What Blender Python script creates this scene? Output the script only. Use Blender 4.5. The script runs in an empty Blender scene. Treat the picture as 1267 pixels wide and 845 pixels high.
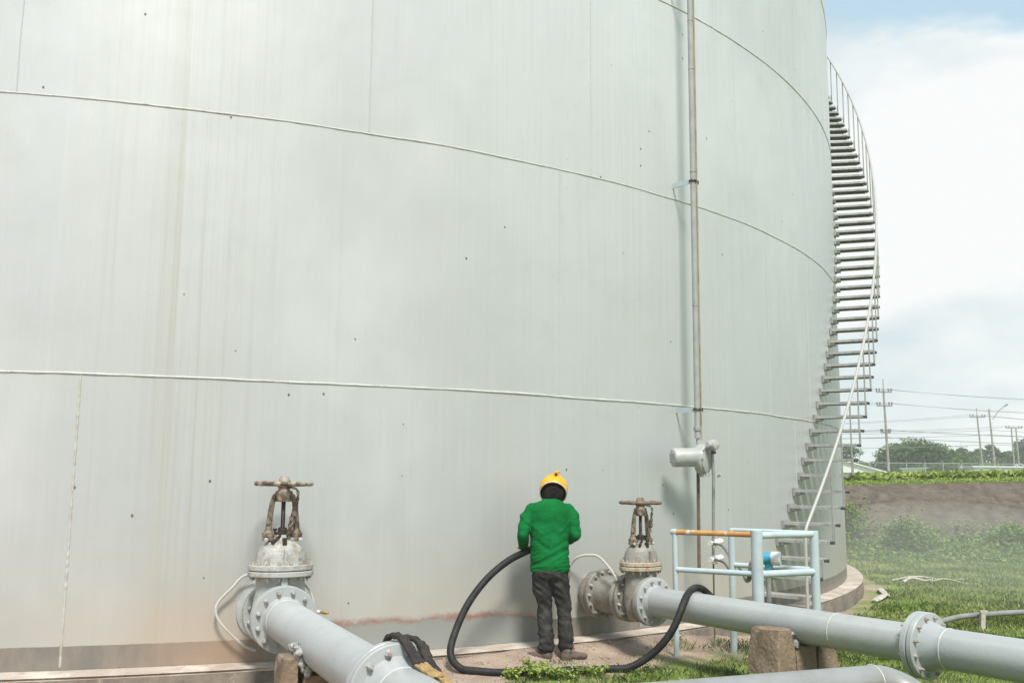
import bpy, math, random
import numpy as np
from mathutils import Matrix, Vector, noise
rnd = random.Random(7)
SC = bpy.context.scene
PI = math.pi
# ------------------------------------------------------------------ camera
CAM_Z = 1.558
M = [[0.99996262, 0.0, -0.00864593], [-0.0012112, 0.99013888, -0.14008399], [0.00856067, 0.14008922, 0.9901018]]
cd = bpy.data.cameras.new('camera'); cam = bpy.data.objects.new('camera', cd); SC.collection.objects.link(cam)
cd.sensor_width = 36; cd.lens = 36 * 1200 / 1267; cd.clip_start = .1; cd.clip_end = 3000
mw = Matrix.Identity(4)
for r in range(3):
    mw[r][0] = M[r][0]; mw[r][1] = M[r][2]; mw[r][2] = -M[r][1]
mw[2][3] = CAM_Z
cam.matrix_world = mw
SC.camera = cam
SUN_EL, SUN_AZ = 54, 166      # degrees; azimuth clockwise from +Y (sun stands behind the camera, to its right)
# ------------------------------------------------------------------ world
w = bpy.data.worlds.new('World'); SC.world = w; w.use_nodes = True
nt = w.node_tree; nt.nodes.clear()
def N(t, typ, **kw):
    n = t.nodes.new(typ)
    for k, v in kw.items(): setattr(n, k, v)
    return n
out = N(nt, 'ShaderNodeOutputWorld'); bg1 = N(nt, 'ShaderNodeBackground'); bg2 = N(nt, 'ShaderNodeBackground'); mx = N(nt, 'ShaderNodeMixShader')
sky = N(nt, 'ShaderNodeTexSky', sky_type='NISHITA', sun_disc=False)
sky.sun_elevation = math.radians(SUN_EL); sky.sun_rotation = math.radians(SUN_AZ); sky.dust_density = 2.5
bg1.inputs['Strength'].default_value = .15
tc = N(nt, 'ShaderNodeTexCoord')
mp = N(nt, 'ShaderNodeMapping'); mp.inputs['Scale'].default_value = (1, 1, 2.4); mp.inputs['Location'].default_value = (.7, .25, -.12)
nz = N(nt, 'ShaderNodeTexNoise'); nz.inputs['Scale'].default_value = 2.3; nz.inputs['Detail'].default_value = 9; nz.inputs['Roughness'].default_value = .55
nz2 = N(nt, 'ShaderNodeTexNoise'); nz2.inputs['Scale'].default_value = 3.1; nz2.inputs['Detail'].default_value = 5
sx = N(nt, 'ShaderNodeSeparateXYZ')
el = N(nt, 'ShaderNodeMapRange'); el.inputs['From Min'].default_value = .33; el.inputs['From Max'].default_value = .50
el.inputs['To Min'].default_value = .40; el.inputs['To Max'].default_value = .0
ad = N(nt, 'ShaderNodeMath', operation='ADD')
cr = N(nt, 'ShaderNodeValToRGB'); cr.color_ramp.elements[0].position = .62; cr.color_ramp.elements[1].position = .70; cr.color_ramp.elements[0].color = (.0, .0, .0, 1)
cc = N(nt, 'ShaderNodeValToRGB'); cc.color_ramp.elements[0].position = .34; cc.color_ramp.elements[0].color = (.50, .655, .72, 1)
cc.color_ramp.elements[1].position = .58; cc.color_ramp.elements[1].color = (.93, .95, .95, 1)
bg2.inputs['Strength'].default_value = .75
L = nt.links.new
L(tc.outputs['Generated'], mp.inputs['Vector']); L(mp.outputs[0], nz.inputs['Vector']); L(mp.outputs[0], nz2.inputs['Vector'])
L(tc.outputs['Generated'], sx.inputs[0]); L(sx.outputs['Z'], el.inputs['Value'])
L(nz.outputs['Fac'], ad.inputs[0]); L(el.outputs[0], ad.inputs[1]); L(ad.outputs[0], cr.inputs[0])
veil = N(nt, 'ShaderNodeMix', data_type='RGBA'); veil.inputs['A'].default_value = (.56, .76, .86, 1)
vm = N(nt, 'ShaderNodeMapRange'); vm.inputs['To Min'].default_value = .80
L(nz2.outputs['Fac'], cc.inputs[0]); L(cr.outputs[0], veil.inputs['Factor']); L(cc.outputs[0], veil.inputs['B']); L(veil.outputs['Result'], bg2.inputs['Color']); L(cr.outputs[0], vm.inputs['Value']); L(sky.outputs[0], bg1.inputs['Color'])
L(vm.outputs[0], mx.inputs[0]); L(bg1.outputs[0], mx.inputs[1]); L(bg2.outputs[0], mx.inputs[2]); L(mx.outputs[0], out.inputs[0])
# ------------------------------------------------------------------ sun
sd = bpy.data.lights.new('sun', 'SUN'); sd.energy = 3.4; sd.angle = math.radians(13); sd.color = (1, .965, .92)
so = bpy.data.objects.new('sun', sd); SC.collection.objects.link(so)
so.rotation_euler = Vector((math.sin(math.radians(SUN_AZ)) * math.cos(math.radians(SUN_EL)), math.cos(math.radians(SUN_AZ)) * math.cos(math.radians(SUN_EL)), math.sin(math.radians(SUN_EL)))).to_track_quat('Z', 'Y').to_euler()
SC.view_settings.view_transform = 'Standard'; SC.view_settings.look = 'None'; SC.view_settings.gamma = 1; SC.view_settings.use_curve_mapping = False
SC.view_settings.exposure = .46
SC.cycles.volume_step_rate = 2; SC.cycles.volume_max_steps = 64; SC.cycles.volume_bounces = 3; SC.cycles.max_bounces = 10; SC.cycles.diffuse_bounces = 4

# ------------------------------------------------------------------ mesh helpers
class MB:
    def __init__(s): s.v = []; s.f = []; s.mi = []; s.uv = None
    def add(s, vs, fs, m=0):
        o = len(s.v); s.v.extend([tuple(a) for a in vs]); s.f.extend([tuple(i + o for i in f) for f in fs]); s.mi.extend([m] * len(fs)); return s
    def box(s, c, d, rot=None, m=0, top=1.0):
        c = Vector(c); hx, hy, hz = d[0] / 2, d[1] / 2, d[2] / 2; vs = []
        for z in (-1, 1):
            k = top if z > 0 else 1
            for x, y in ((-1, -1), (1, -1), (1, 1), (-1, 1)):
                p = Vector((x * hx * k, y * hy * k, z * hz)); vs.append(c + (rot @ p if rot else p))
        return s.add(vs, [(3, 2, 1, 0), (4, 5, 6, 7), (0, 1, 5, 4), (1, 2, 6, 5), (2, 3, 7, 6), (3, 0, 4, 7)], m)
    def lathe(s, origin, axis, prof, n=24, m=0, sx=1.0, sy=1.0, ref=None):
        """prof = [(distance along axis, radius)]"""
        o = Vector(origin); a = Vector(axis).normalized()
        r = Vector(ref) if ref else (Vector((0, 0, 1)) if abs(a.z) < .9 else Vector((1, 0, 0)))
        u = (r - a * r.dot(a)).normalized(); v = a.cross(u); vs = []; fs = []
        for t, rad in prof:
            for i in range(n):
                an = 2 * PI * i / n; vs.append(o + a * t + u * (rad * sx * math.cos(an)) + v * (rad * sy * math.sin(an)))
        k = len(prof)
        for j in range(k - 1):
            for i in range(n):
                i2 = (i + 1) % n; fs.append((j * n + i, j * n + i2, (j + 1) * n + i2, (j + 1) * n + i))
        if prof[0][1] > 1e-5: fs.append(tuple(range(n))[::-1])
        if prof[-1][1] > 1e-5: fs.append(tuple((k - 1) * n + i for i in range(n)))
        return s.add(vs, fs, m)
    def cyl(s, a, b, r, r2=None, n=16, m=0, ch=0.0):
        a = Vector(a); b = Vector(b); L_ = (b - a).length; r2 = r if r2 is None else r2
        if ch: return s.lathe(a, b - a, [(0, r - ch), (ch, r), (L_ - ch, r2), (L_, r2 - ch)], n, m)
        return s.lathe(a, b - a, [(0, r), (L_, r2)], n, m)
    def tube(s, pts, r, n=10, m=0, cap=True):
        P_ = [Vector(p) for p in pts]; k = len(P_); rr = r if isinstance(r, (list, tuple)) else [r] * k
        T = [(P_[min(i + 1, k - 1)] - P_[max(i - 1, 0)]).normalized() for i in range(k)]
        u = T[0].orthogonal().normalized(); vs = []; fs = []
        for i in range(k):
            u = (u - T[i] * u.dot(T[i])).normalized(); v = T[i].cross(u)
            for j in range(n):
                an = 2 * PI * j / n; vs.append(P_[i] + u * rr[i] * math.cos(an) + v * rr[i] * math.sin(an))
        for i in range(k - 1):
            for j in range(n):
                j2 = (j + 1) % n; fs.append((i * n + j, i * n + j2, (i + 1) * n + j2, (i + 1) * n + j))
        if cap: fs.append(tuple(range(n))[::-1]); fs.append(tuple((k - 1) * n + j for j in range(n)))
        return s.add(vs, fs, m)
    def torus(s, c, axis, R_, r, n=40, k=10, m=0, wob=0, sx=1, sy=1):
        a = Vector(axis).normalized(); u = a.orthogonal().normalized(); v = a.cross(u); vs = []; fs = []
        for i in range(n):
            an = 2 * PI * i / n; d = u * math.cos(an) * sx + v * math.sin(an) * sy; q = r * (1 + wob * math.sin(an * 9))
            for j in range(k):
                b = 2 * PI * j / k; vs.append(Vector(c) + d * (R_ + q * math.cos(b)) + a * q * math.sin(b))
        for i in range(n):
            for j in range(k): fs.append((i * k + j, ((i + 1) % n) * k + j, ((i + 1) % n) * k + (j + 1) % k, i * k + (j + 1) % k))
        return s.add(vs, fs, m)
    def bolts(s, c, axis, R_, r, h, n=12, ph=0.0, m=0, sx=1.0, sy=1.0, nut=6, jit=0):
        a = Vector(axis).normalized(); u = (Vector((0, 0, 1)) if abs(a.z) < .9 else Vector((1, 0, 0))); u = (u - a * u.dot(a)).normalized(); v = a.cross(u)
        for i in range(n):
            an = 2 * PI * (i + .5) / n + ph; p = Vector(c) + u * math.cos(an) * R_ * sx + v * math.sin(an) * R_ * sy
            s.lathe(p, a, [(0, r), (h * .75, r), (h, r * .75)], nut, m); s.lathe(p + a * h, a, [(0, r * .5), (h * .45, r * .45)], 8, m)
        return s
def mesh(name, mb, mat, smooth=True, angle=40):
    me = bpy.data.meshes.new(name); me.from_pydata([tuple(v) for v in mb.v], [], mb.f)
    mats = mat if isinstance(mat, (list, tuple)) else [mat]
    for a in mats: me.materials.append(a)
    if len(mats) > 1: me.polygons.foreach_set('material_index', mb.mi)
    me.polygons.foreach_set('use_smooth', [smooth] * len(me.polygons))
    if mb.uv is not None:
        l = me.uv_layers.new(name='UVMap'); l.data.foreach_set('uv', np.array(mb.uv, dtype=np.float32).ravel())
    me.update()
    if smooth and angle: me.set_sharp_from_angle(angle=math.radians(angle))
    return me
MATS = {}
def thing(name, label, cat, loc=(0, 0, 0), rotz=0, group=None, scale=1.0):
    o = bpy.data.objects.new(name, None); SC.collection.objects.link(o); o.empty_display_size = .1
    o.location = loc; o.rotation_euler = (0, 0, rotz); o.scale = (scale,) * 3
    o['label'] = label; o['category'] = cat
    if group: o['group'] = group
    MATS[o.name] = (Matrix.Translation(loc) @ Matrix.Rotation(rotz, 4, 'Z') @ Matrix.Scale(scale, 4)).inverted()
    return o
def obj(name, mb, mat, parent=None, local=False, smooth=True, angle=40):
    """mb in world coordinates unless local"""
    if parent is not None and not local:
        top = parent
        while top.parent: top = top.parent
        im = MATS.get(top.name)
        if im is not None: mb.v = [tuple(im @ Vector(v)) for v in mb.v]
    o = bpy.data.objects.new(name, mesh(name, mb, mat, smooth, angle)); SC.collection.objects.link(o)
    if parent is not None: o.parent = parent
    return o
def boltset(name, mat_, parent, c, axis, R_, r, h, n=12, sx=1.0, sy=1.0, local=False):
    a = Vector(axis).normalized(); u = (Vector((0, 0, 1)) if abs(a.z) < .9 else Vector((1, 0, 0))); u = (u - a * u.dot(a)).normalized(); v = a.cross(u)
    for i in range(n):
        an = 2 * PI * (i + .5) / n; p = Vector(c) + u * math.cos(an) * R_ * sx + v * math.sin(an) * R_ * sy; mb = MB(); d = (u * math.cos(an * 3) + v * math.sin(an * 3))
        rr_ = r * rnd.uniform(.93, 1.07); hh = h * rnd.uniform(.85, 1.2)
        mb.lathe(p, a, [(0, rr_ * 1.15), (.003, rr_ * 1.15), (.004, rr_), (hh * .8, rr_), (hh, rr_ * .75), (hh, rr_ * .5), (hh * 1.45, rr_ * .45)], 6 if n < 40 else 8, ref=d if True else None)
        obj(name, mb, mat_, parent, local=local)
def one(name, mb, mat, label, cat, loc=(0, 0, 0), group=None, **k):
    mb.v = [(v[0] - loc[0], v[1] - loc[1], v[2] - loc[2]) for v in mb.v]
    o = obj(name, mb, mat, None, **k); o.location = loc; o['label'] = label; o['category'] = cat
    if group: o['group'] = group
    return o
def spline(pts, n=8):
    P_ = [Vector(p) for p in pts]; P_ = [P_[0] * 2 - P_[1]] + P_ + [P_[-1] * 2 - P_[-2]]; o = []
    for i in range(1, len(P_) - 2):
        a, b, c, d = P_[i - 1:i + 3]
        for k in range(n):
            t = k / n; o.append(.5 * ((2 * b) + (c - a) * t + (2 * a - 5 * b + 4 * c - d) * t * t + (3 * b - a - 3 * c + d) * t ** 3))
    o.append(P_[-2]); return o
# ------------------------------------------------------------------ material helpers
def mat(name, col, rough=.6, col2=None, scale=6, metal=0, bump=0, bscale=30, thr=(.4, .65), detail=6, spec=.5, extra=None):
    m = bpy.data.materials.new(name); m.use_nodes = True; t = m.node_tree; b = t.nodes['Principled BSDF']
    b.inputs['Base Color'].default_value = (*col, 1); b.inputs['Roughness'].default_value = rough; b.inputs['Metallic'].default_value = metal
    b.inputs['Specular IOR Level'].default_value = spec
    tc = N(t, 'ShaderNodeTexCoord'); last = None
    if col2:
        n = N(t, 'ShaderNodeTexNoise'); n.inputs['Scale'].default_value = scale; n.inputs['Detail'].default_value = detail; n.inputs['Roughness'].default_value = .65
        r = N(t, 'ShaderNodeValToRGB'); r.color_ramp.elements[0].position = thr[0]; r.color_ramp.elements[1].position = thr[1]
        r.color_ramp.elements[0].color = (*col, 1); r.color_ramp.elements[1].color = (*col2, 1)
        t.links.new(tc.outputs['Object'], n.inputs['Vector']); t.links.new(n.outputs['Fac'], r.inputs[0]); last = r.outputs[0]
    if extra:      # list of (colour, scale, lo, hi): further layers of wear
        for c3, s3, lo, hi in extra:
            n = N(t, 'ShaderNodeTexNoise'); n.inputs['Scale'].default_value = s3; n.inputs['Detail'].default_value = 8; n.inputs['Roughness'].default_value = .7
            mr = N(t, 'ShaderNodeMapRange'); mr.inputs['From Min'].default_value = lo; mr.inputs['From Max'].default_value = hi
            mi = N(t, 'ShaderNodeMix', data_type='RGBA'); mi.inputs['B'].default_value = (*c3, 1)
            if last: t.links.new(last, mi.inputs['A'])
            else: mi.inputs['A'].default_value = (*col, 1)
            t.links.new(tc.outputs['Object'], n.inputs['Vector']); t.links.new(n.outputs['Fac'], mr.inputs['Value']); t.links.new(mr.outputs[0], mi.inputs['Factor']); last = mi.outputs['Result']
    if last: t.links.new(last, b.inputs['Base Color'])
    if bump:
        n = N(t, 'ShaderNodeTexNoise'); n.inputs['Scale'].default_value = bscale; n.inputs['Detail'].default_value = 8
        bp = N(t, 'ShaderNodeBump'); bp.inputs['Strength'].default_value = bump; bp.inputs['Distance'].default_value = .02
        t.links.new(tc.outputs['Object'], n.inputs['Vector']); t.links.new(n.outputs['Fac'], bp.inputs['Height']); t.links.new(bp.outputs[0], b.inputs['Normal'])
    return m
PAINT = (.525, .545, .54)
m_pipe = mat('pipe_paint', (.325, .345, .345), .30, (.39, .405, .395), 1.6, bump=.10, bscale=40, extra=[((.30, .30, .29), 3.2, .52, .78), ((.33, .26, .17), 5, .66, .80), ((.10, .08, .06), 22, .72, .75)])
m_valve = mat('valve_paint', (.31, .33, .32), .5, (.40, .42, .40), 7, bump=.25, bscale=60, extra=[((.34, .27, .19), 9, .56, .72), ((.05, .035, .025), 16, .69, .73)])
m_bonnet = mat('bonnet_paint', (.38, .385, .36), .5, (.25, .215, .165), 9, bump=.3, bscale=60, thr=(.45, .62), extra=[((.72, .70, .62), 11, .60, .68), ((.05, .035, .025), 14, .66, .70)])
m_valve2 = mat('dusty_valve_paint', (.27, .265, .235), .55, (.18, .15, .115), 8, bump=.3, bscale=60, thr=(.42, .66), extra=[((.14, .08, .05), 16, .67, .73)])
m_rustflange = mat('rusty_flange', (.42, .37, .29), .65, (.32, .19, .10), 12, bump=.3, bscale=70, thr=(.46, .62), extra=[((.10, .05, .03), 22, .62, .68)])
m_bolt = mat('bolt_paint', (.42, .43, .41), .45, (.27, .22, .16), 23, thr=(.45, .6))
m_boltd = mat('dark_bolt', (.20, .17, .14), .5, (.42, .39, .34), 30)
m_wheel = mat('worn_wheel_paint', (.33, .285, .215), .55, (.085, .055, .038), 13, thr=(.44, .54), bump=.3, extra=[((.06, .04, .03), 20, .60, .66)])
m_wheel2 = mat('brown_wheel', (.13, .085, .06), .6, (.24, .19, .15), 14, thr=(.48, .66), bump=.3)
m_yoke = mat('worn_yoke', (.27, .225, .165), .55, (.085, .055, .038), 13, thr=(.44, .58), bump=.3, extra=[((.045, .03, .022), 18, .62, .66)])
m_stem = mat('greasy_stem', (.022, .018, .016), .35, (.05, .035, .02), 30)
m_chain = mat('chain_rust', (.08, .055, .04), .6, (.2, .15, .11), 50, metal=.3)
m_conc = mat('support_concrete', (.245, .18, .12), .92, (.15, .108, .072), 4, bump=.7, bscale=34, extra=[((.36, .28, .20), 7, .57, .68), ((.06, .045, .033), 6, .62, .72)])
m_mortar = mat('mortar', (.36, .36, .34), .8, (.14, .14, .13), 20, thr=(.45, .58), bump=.8, bscale=25)
m_rail = mat('pale_blue_paint', (.40, .48, .50), .4, (.47, .535, .54), 5, bump=.05, extra=[((.30, .22, .12), 14, .70, .74), ((.36, .38, .37), 4, .55, .75)])
m_rustrail = mat('rusting_rail', (.42, .19, .05), .6, (.52, .29, .11), 10, extra=[((.52, .56, .57), 7, .55, .62)])
m_galv = mat('galvanised_steel', (.36, .37, .35), .45, (.29, .29, .27), 14, metal=.35)
m_trbar = mat('tread_grating', (.17, .17, .155), .7)
m_tread = mat('stair_tread', (.37, .38, .36), .5, (.28, .28, .265), 20, bump=.2)
m_handrail = mat('handrail_paint', (.40, .40, .38), .45, (.41, .40, .36), 10)
m_brown = mat('brown_rust_pipe', (.10, .07, .05), .7, (.20, .13, .08), 12)
m_tan = mat('rusty_guide', (.36, .30, .20), .6, (.28, .19, .10), 5)
m_gauge = mat('gauge_casting', (.34, .35, .33), .42, (.41, .42, .39), 12, bump=.1, extra=[((.16, .12, .09), 20, .68, .74)])
m_white = mat('white_enamel', (.72, .74, .72), .35, (.62, .63, .60), 20)
m_blue = mat('blue_enamel', (.02, .25, .38), .35, (.08, .35, .47), 30)
m_flex = mat('flexible_conduit', (.13, .13, .125), .5, (.20, .19, .17), 30)
m_hose = mat('black_rubber', (.010, .010, .011), .6, (.026, .026, .025), 9, bump=.2, bscale=90, spec=.3, extra=[((.085, .07, .06), 6, .60, .78)])
m_conduit = mat('conduit_paint', (.33, .35, .335), .45, (.27, .285, .27), 6)
m_glass = mat('gauge_window', (.02, .025, .03), .15)

# ------------------------------------------------------------------ terrain
TR = 13.15; TC = Vector((-6.795, 20.882)); RING = .24
def dwall(x, y): return math.hypot(x - TC.x, y - TC.y) - TR
def sst(a, b, x):
    t = max(0, min(1, (x - a) / (b - a))); return t * t * (3 - 2 * t)
def bank_y(x): return 29.6 + .06 * (x - 10) + 1.25 * max(0, 8.5 - x) * sst(9, 7, x) + 0.0
def gz(x, y):
    d = dwall(x, y)
    z = -.09 - .07 * sst(1.6, 4.2, x) * sst(8, 12, y) - .07 * sst(1.2, 3, x) - .02 * sst(1, 4, d) - .08 * sst(0, -4, x)
    z += .07 * math.exp(-((d - .3) / .25) ** 2) * sst(-1.6, -.2, x) * (1 - sst(1.5, 2.6, x))        # dirt banked up against the foundation
    z += .02 * noise.noise(Vector((x * 1.3, y * 1.3, 0))) + .012 * noise.noise(Vector((x * 5, y * 5, 3)))
    # the pit's bank and the higher land beyond it
    b = y - bank_y(x)
    up = max(0, min(1, b / 3.0)); top = 1.36 + .028 * max(-5, min(12, x - 10))
    z = z * (1 - up) + top * up
    if b > 3: z += .10 * noise.noise(Vector((x * .15, y * .15, 9)))
    return z
def axis_pts(segs):
    o = [segs[0][0]]
    for a, b, st in segs:
        n = max(1, round((b - a) / st)); o += [a + (b - a) * (i + 1) / n for i in range(n)]
    return o
xs = axis_pts([(-480, -60, 70), (-60, -12, 6), (-12, -5, .7), (-5, 5, .11), (5, 16, .3), (16, 40, 2), (40, 100, 10), (100, 480, 95)])
ys = axis_pts([(-60, 0, 10), (0, 5, .7), (5, 11, .11), (11, 29, .4), (29, 34, .5), (34, 60, 3), (60, 200, 20), (200, 600, 100)])
mb = MB(); nx = len(xs)
for y in ys:
    for x in xs:
        z = gz(x, y)
        if dwall(x, y) < .12: z = min(z, -.22)
        mb.v.append((x, y, z))
for j in range(len(ys) - 1):
    for i in range(nx - 1): mb.f.append((j * nx + i, j * nx + i + 1, (j + 1) * nx + i + 1, (j + 1) * nx + i)); mb.mi.append(0)
def ground_mat():
    m = bpy.data.materials.new('earth_and_grass'); m.use_nodes = True; t = m.node_tree; b = t.nodes['Principled BSDF']; b.inputs['Roughness'].default_value = .95; b.inputs['Specular IOR Level'].default_value = .15
    tc = N(t, 'ShaderNodeTexCoord'); K = t.links.new
    def nz(s, d=8, r=.6):
        n = N(t, 'ShaderNodeTexNoise'); n.inputs['Scale'].default_value = s; n.inputs['Detail'].default_value = d; n.inputs['Roughness'].default_value = r; K(tc.outputs['Object'], n.inputs['Vector']); return n.outputs['Fac']
    def ramp(f, st):
        r = N(t, 'ShaderNodeValToRGB'); e = r.color_ramp.elements
        for i, (p, c) in enumerate(st):
            el = e[i] if i < 2 else e.new(p)
            el.position = p; el.color = (*c, 1)
        K(f, r.inputs[0]); return r.outputs[0]
    def math_(op, a, b_=None, c=None):
        n = N(t, 'ShaderNodeMath', operation=op)
        for i, q in enumerate((a, b_, c)):
            if q is None: continue
            if isinstance(q, (int, float)): n.inputs[i].default_value = q
            else: K(q, n.inputs[i])
        return n.outputs[0]
    def mr(f, a, b_):
        n = N(t, 'ShaderNodeMapRange', interpolation_type='SMOOTHSTEP'); n.inputs['From Min'].default_value = a; n.inputs['From Max'].default_value = b_; K(f, n.inputs['Value']); return n.outputs[0]
    dirt = ramp(nz(3.2), [(.3, (.31, .225, .165)), (.7, (.50, .40, .32))])
    peb = ramp(nz(60, 3), [(.42, (.10, .075, .06)), (.52, (.5, .5, .5))])
    mixp = N(t, 'ShaderNodeMix', data_type='RGBA', blend_type='MULTIPLY'); mixp.inputs['Factor'].default_value = .55
    sc = N(t, 'ShaderNodeMix', data_type='RGBA', blend_type='MIX'); sc.inputs['A'].default_value = (1, 1, 1, 1); K(math_('MULTIPLY', mr(nz(48, 2), .60, .68), .55), sc.inputs['Factor']); sc.inputs['B'].default_value = (.35, .28, .24, 1)
    K(dirt, mixp.inputs['A']); K(sc.outputs['Result'], mixp.inputs['B']); mixp.inputs['Factor'].default_value = 1
    grass = ramp(nz(2.2, 9, .7), [(.30, (.10, .15, .035)), (.50, (.18, .25, .055)), (.72, (.31, .33, .12))])
    s = N(t, 'ShaderNodeSeparateXYZ'); K(tc.outputs['Object'], s.inputs[0]); X, Y = s.outputs['X'], s.outputs['Y']
    dx = math_('SUBTRACT', X, TC.x); dy = math_('SUBTRACT', Y, TC.y)
    d = math_('SUBTRACT', math_('SQRT', math_('ADD', math_('MULTIPLY', dx, dx), math_('MULTIPLY', dy, dy))), TR)
    wob = math_('MULTIPLY', math_('SUBTRACT', nz(1.7, 7, .7), .5), 2.6)
    g1 = mr(math_('ADD', d, math_('ADD', wob, math_('MULTIPLY', mr(Y, 10.5, 13), .75))), .85, 1.5); gx = mr(math_('ADD', X, math_('MULTIPLY', wob, .5)), -.7, .3)
    k = math_('MULTIPLY', g1, gx)
    mi = N(t, 'ShaderNodeMix', data_type='RGBA'); K(k, mi.inputs['Factor']); K(mixp.outputs['Result'], mi.inputs['A']); K(grass, mi.inputs['B'])
    K(mi.outputs['Result'], b.inputs['Base Color'])
    bp = N(t, 'ShaderNodeBump'); bp.inputs['Strength'].default_value = .9; bp.inputs['Distance'].default_value = .03; K(nz(26, 9, .75), bp.inputs['Height']); K(bp.outputs[0], b.inputs['Normal'])
    return m
g = obj('ground', mb, ground_mat(), angle=0); g['kind'] = 'structure'
# concrete lining of the bank
m_bank = mat('weathered_bank_concrete', (.075, .058, .044), .95, (.15, .122, .096), 3.2, bump=.8, bscale=16, detail=14, thr=(.36, .68), extra=[((.33, .27, .21), 9, .60, .74), ((.06, .042, .03), 7, .58, .74), ((.10, .12, .05), 2.2, .62, .75)])
mb = MB(); cols = axis_pts([(-6, 45, .5)]); k = 0
for x in cols:
    for q in range(9):
        b = -.15 + 3.13 * q / 8; y = bank_y(x) + b; mb.v.append((x, y, gz(x, y) + .07 + .03 * noise.noise(Vector((x * .8, q * .7, 2)))))
for i in range(len(cols) - 1):
    for q in range(8): mb.f.append((i * 9 + q, (i + 1) * 9 + q, (i + 1) * 9 + q + 1, i * 9 + q + 1)); mb.mi.append(0)
o = obj('embankment', mb, m_bank, angle=0); o['kind'] = 'structure'
# ------------------------------------------------------------------ storage tank
def shell_mat():
    m = bpy.data.materials.new('tank_paint'); m.use_nodes = True; t = m.node_tree; b = t.nodes['Principled BSDF']; K = t.links.new
    b.inputs['Metallic'].default_value = .18; b.inputs['Specular IOR Level'].default_value = .5
    uv = N(t, 'ShaderNodeUVMap'); s = N(t, 'ShaderNodeSeparateXYZ'); K(uv.outputs[0], s.inputs[0]); U, V = s.outputs['X'], s.outputs['Y']
    def nz(su, sv, sc=1, d=8, r=.6, off=0):
        mp = N(t, 'ShaderNodeMapping'); mp.inputs['Scale'].default_value = (su, sv, 1); mp.inputs['Location'].default_value = (off, off * .7, off); K(uv.outputs[0], mp.inputs['Vector'])
        n = N(t, 'ShaderNodeTexNoise'); n.inputs['Scale'].default_value = sc; n.inputs['Detail'].default_value = d; n.inputs['Roughness'].default_value = r; K(mp.outputs[0], n.inputs['Vector']); return n.outputs['Fac']
    def ma(op, a, b_=None, c=None):
        n = N(t, 'ShaderNodeMath', operation=op)
        for i, q in enumerate((a, b_, c)):
            if q is None: continue
            if isinstance(q, (int, float)): n.inputs[i].default_value = q
            else: K(q, n.inputs[i])
        return n.outputs[0]
    def mr(f, a, b_, lo=0, hi=1, sm=True):
        n = N(t, 'ShaderNodeMapRange', interpolation_type='SMOOTHSTEP' if sm else 'LINEAR'); n.inputs['From Min'].default_value = a; n.inputs['From Max'].default_value = b_
        n.inputs['To Min'].default_value = lo; n.inputs['To Max'].default_value = hi; K(f, n.inputs['Value']); return n.outputs[0]
    def mix(f, A, B, bl='MIX'):
        n = N(t, 'ShaderNodeMix', data_type='RGBA', blend_type=bl)
        if isinstance(f, (int, float)): n.inputs['Factor'].default_value = f
        else: K(f, n.inputs['Factor'])
        for q, k in ((A, 'A'), (B, 'B')):
            if isinstance(q, tuple): n.inputs[k].default_value = (*q, 1)
            else: K(q, n.inputs[k])
        return n.outputs['Result']
    def bump1(x, c, w): return mr(ma('ABSOLUTE', ma('SUBTRACT', x, c)), 0, w, 1, 0)
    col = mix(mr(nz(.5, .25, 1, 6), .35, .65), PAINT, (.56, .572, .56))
    col = mix(mr(V, .1, 8.5, .0, .8, False), mix(.8, col, (.375, .392, .382)), mix(.7, col, (.675, .685, .685)))        # brighter sky-lit top and dimmer, dusty foot painted in by height
    fine = nz(26, .35, 1, 8, .7)
    col = mix(mr(fine, .42, .70, 0, .20), col, (.36, .375, .34))
    col = mix(mr(nz(9, .18, 1, 6, .65, 5), .52, .75, 0, .12), col, (.68, .69, .66))
    # brownish runs down the shell
    runs = mr(nz(16, .12, 1, 7, .75, 2), .46, .72)
    for c, wd, a in ((3.95, .45, .7), (4.45, .5, .45), (4.72, .14, .5), (3.35, .4, .3), (5.25, .3, .25), (5.75, .18, .22), (6.9, .3, .15), (10.35, .16, .35), (12.0, .3, .35), (12.9, .35, .4), (2.2, .5, .2)):
        col = mix(ma('MULTIPLY', ma('MULTIPLY', runs, bump1(U, c, wd)), a), col, (.37, .345, .27))
    col = mix(ma('MULTIPLY', bump1(U, 3.86, .10), .20), col, (.41, .38, .30))
    # broad dusty lower part
    low = ma('MULTIPLY', mr(V, .15, 1.25, 1, 0), mr(nz(.8, .8, 1, 6), .3, .65, .35, 1)); col = mix(ma('MULTIPLY', low, .62), col, (.46, .395, .30))
    or_ = ma('MULTIPLY', ma('MULTIPLY', bump1(U, 4.1, .9), mr(V, .12, .75, 1, 0)), .45); col = mix(or_, col, (.52, .40, .29))
    # smudges
    col = mix(mr(nz(.9, 1.1, 1, 9, .72, 11), .52, .75, 0, .45), col, (.38, .405, .39))
    col = mix(mr(nz(.22, .16, 1, 5, .6, 21), .45, .68, 0, .34), col, (.37, .38, .37)); col = mix(mr(nz(.30, .2, 1, 4, .6, 33), .5, .7, 0, .32), col, (.68, .695, .675))
    col = mix(mr(nz(3.5, 1.6, 1, 10, .8, 14), .55, .72, 0, .22), col, (.36, .37, .345))
    # rust pits with short tears under them
    vo = N(t, 'ShaderNodeTexVoronoi'); mp = N(t, 'ShaderNodeMapping'); mp.inputs['Scale'].default_value = (6.5, 5.0, 1); K(uv.outputs[0], mp.inputs['Vector']); K(mp.outputs[0], vo.inputs['Vector']); vo.inputs['Scale'].default_value = 1
    sp = N(t, 'ShaderNodeSeparateColor'); K(vo.outputs['Color'], sp.inputs[0])
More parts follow.
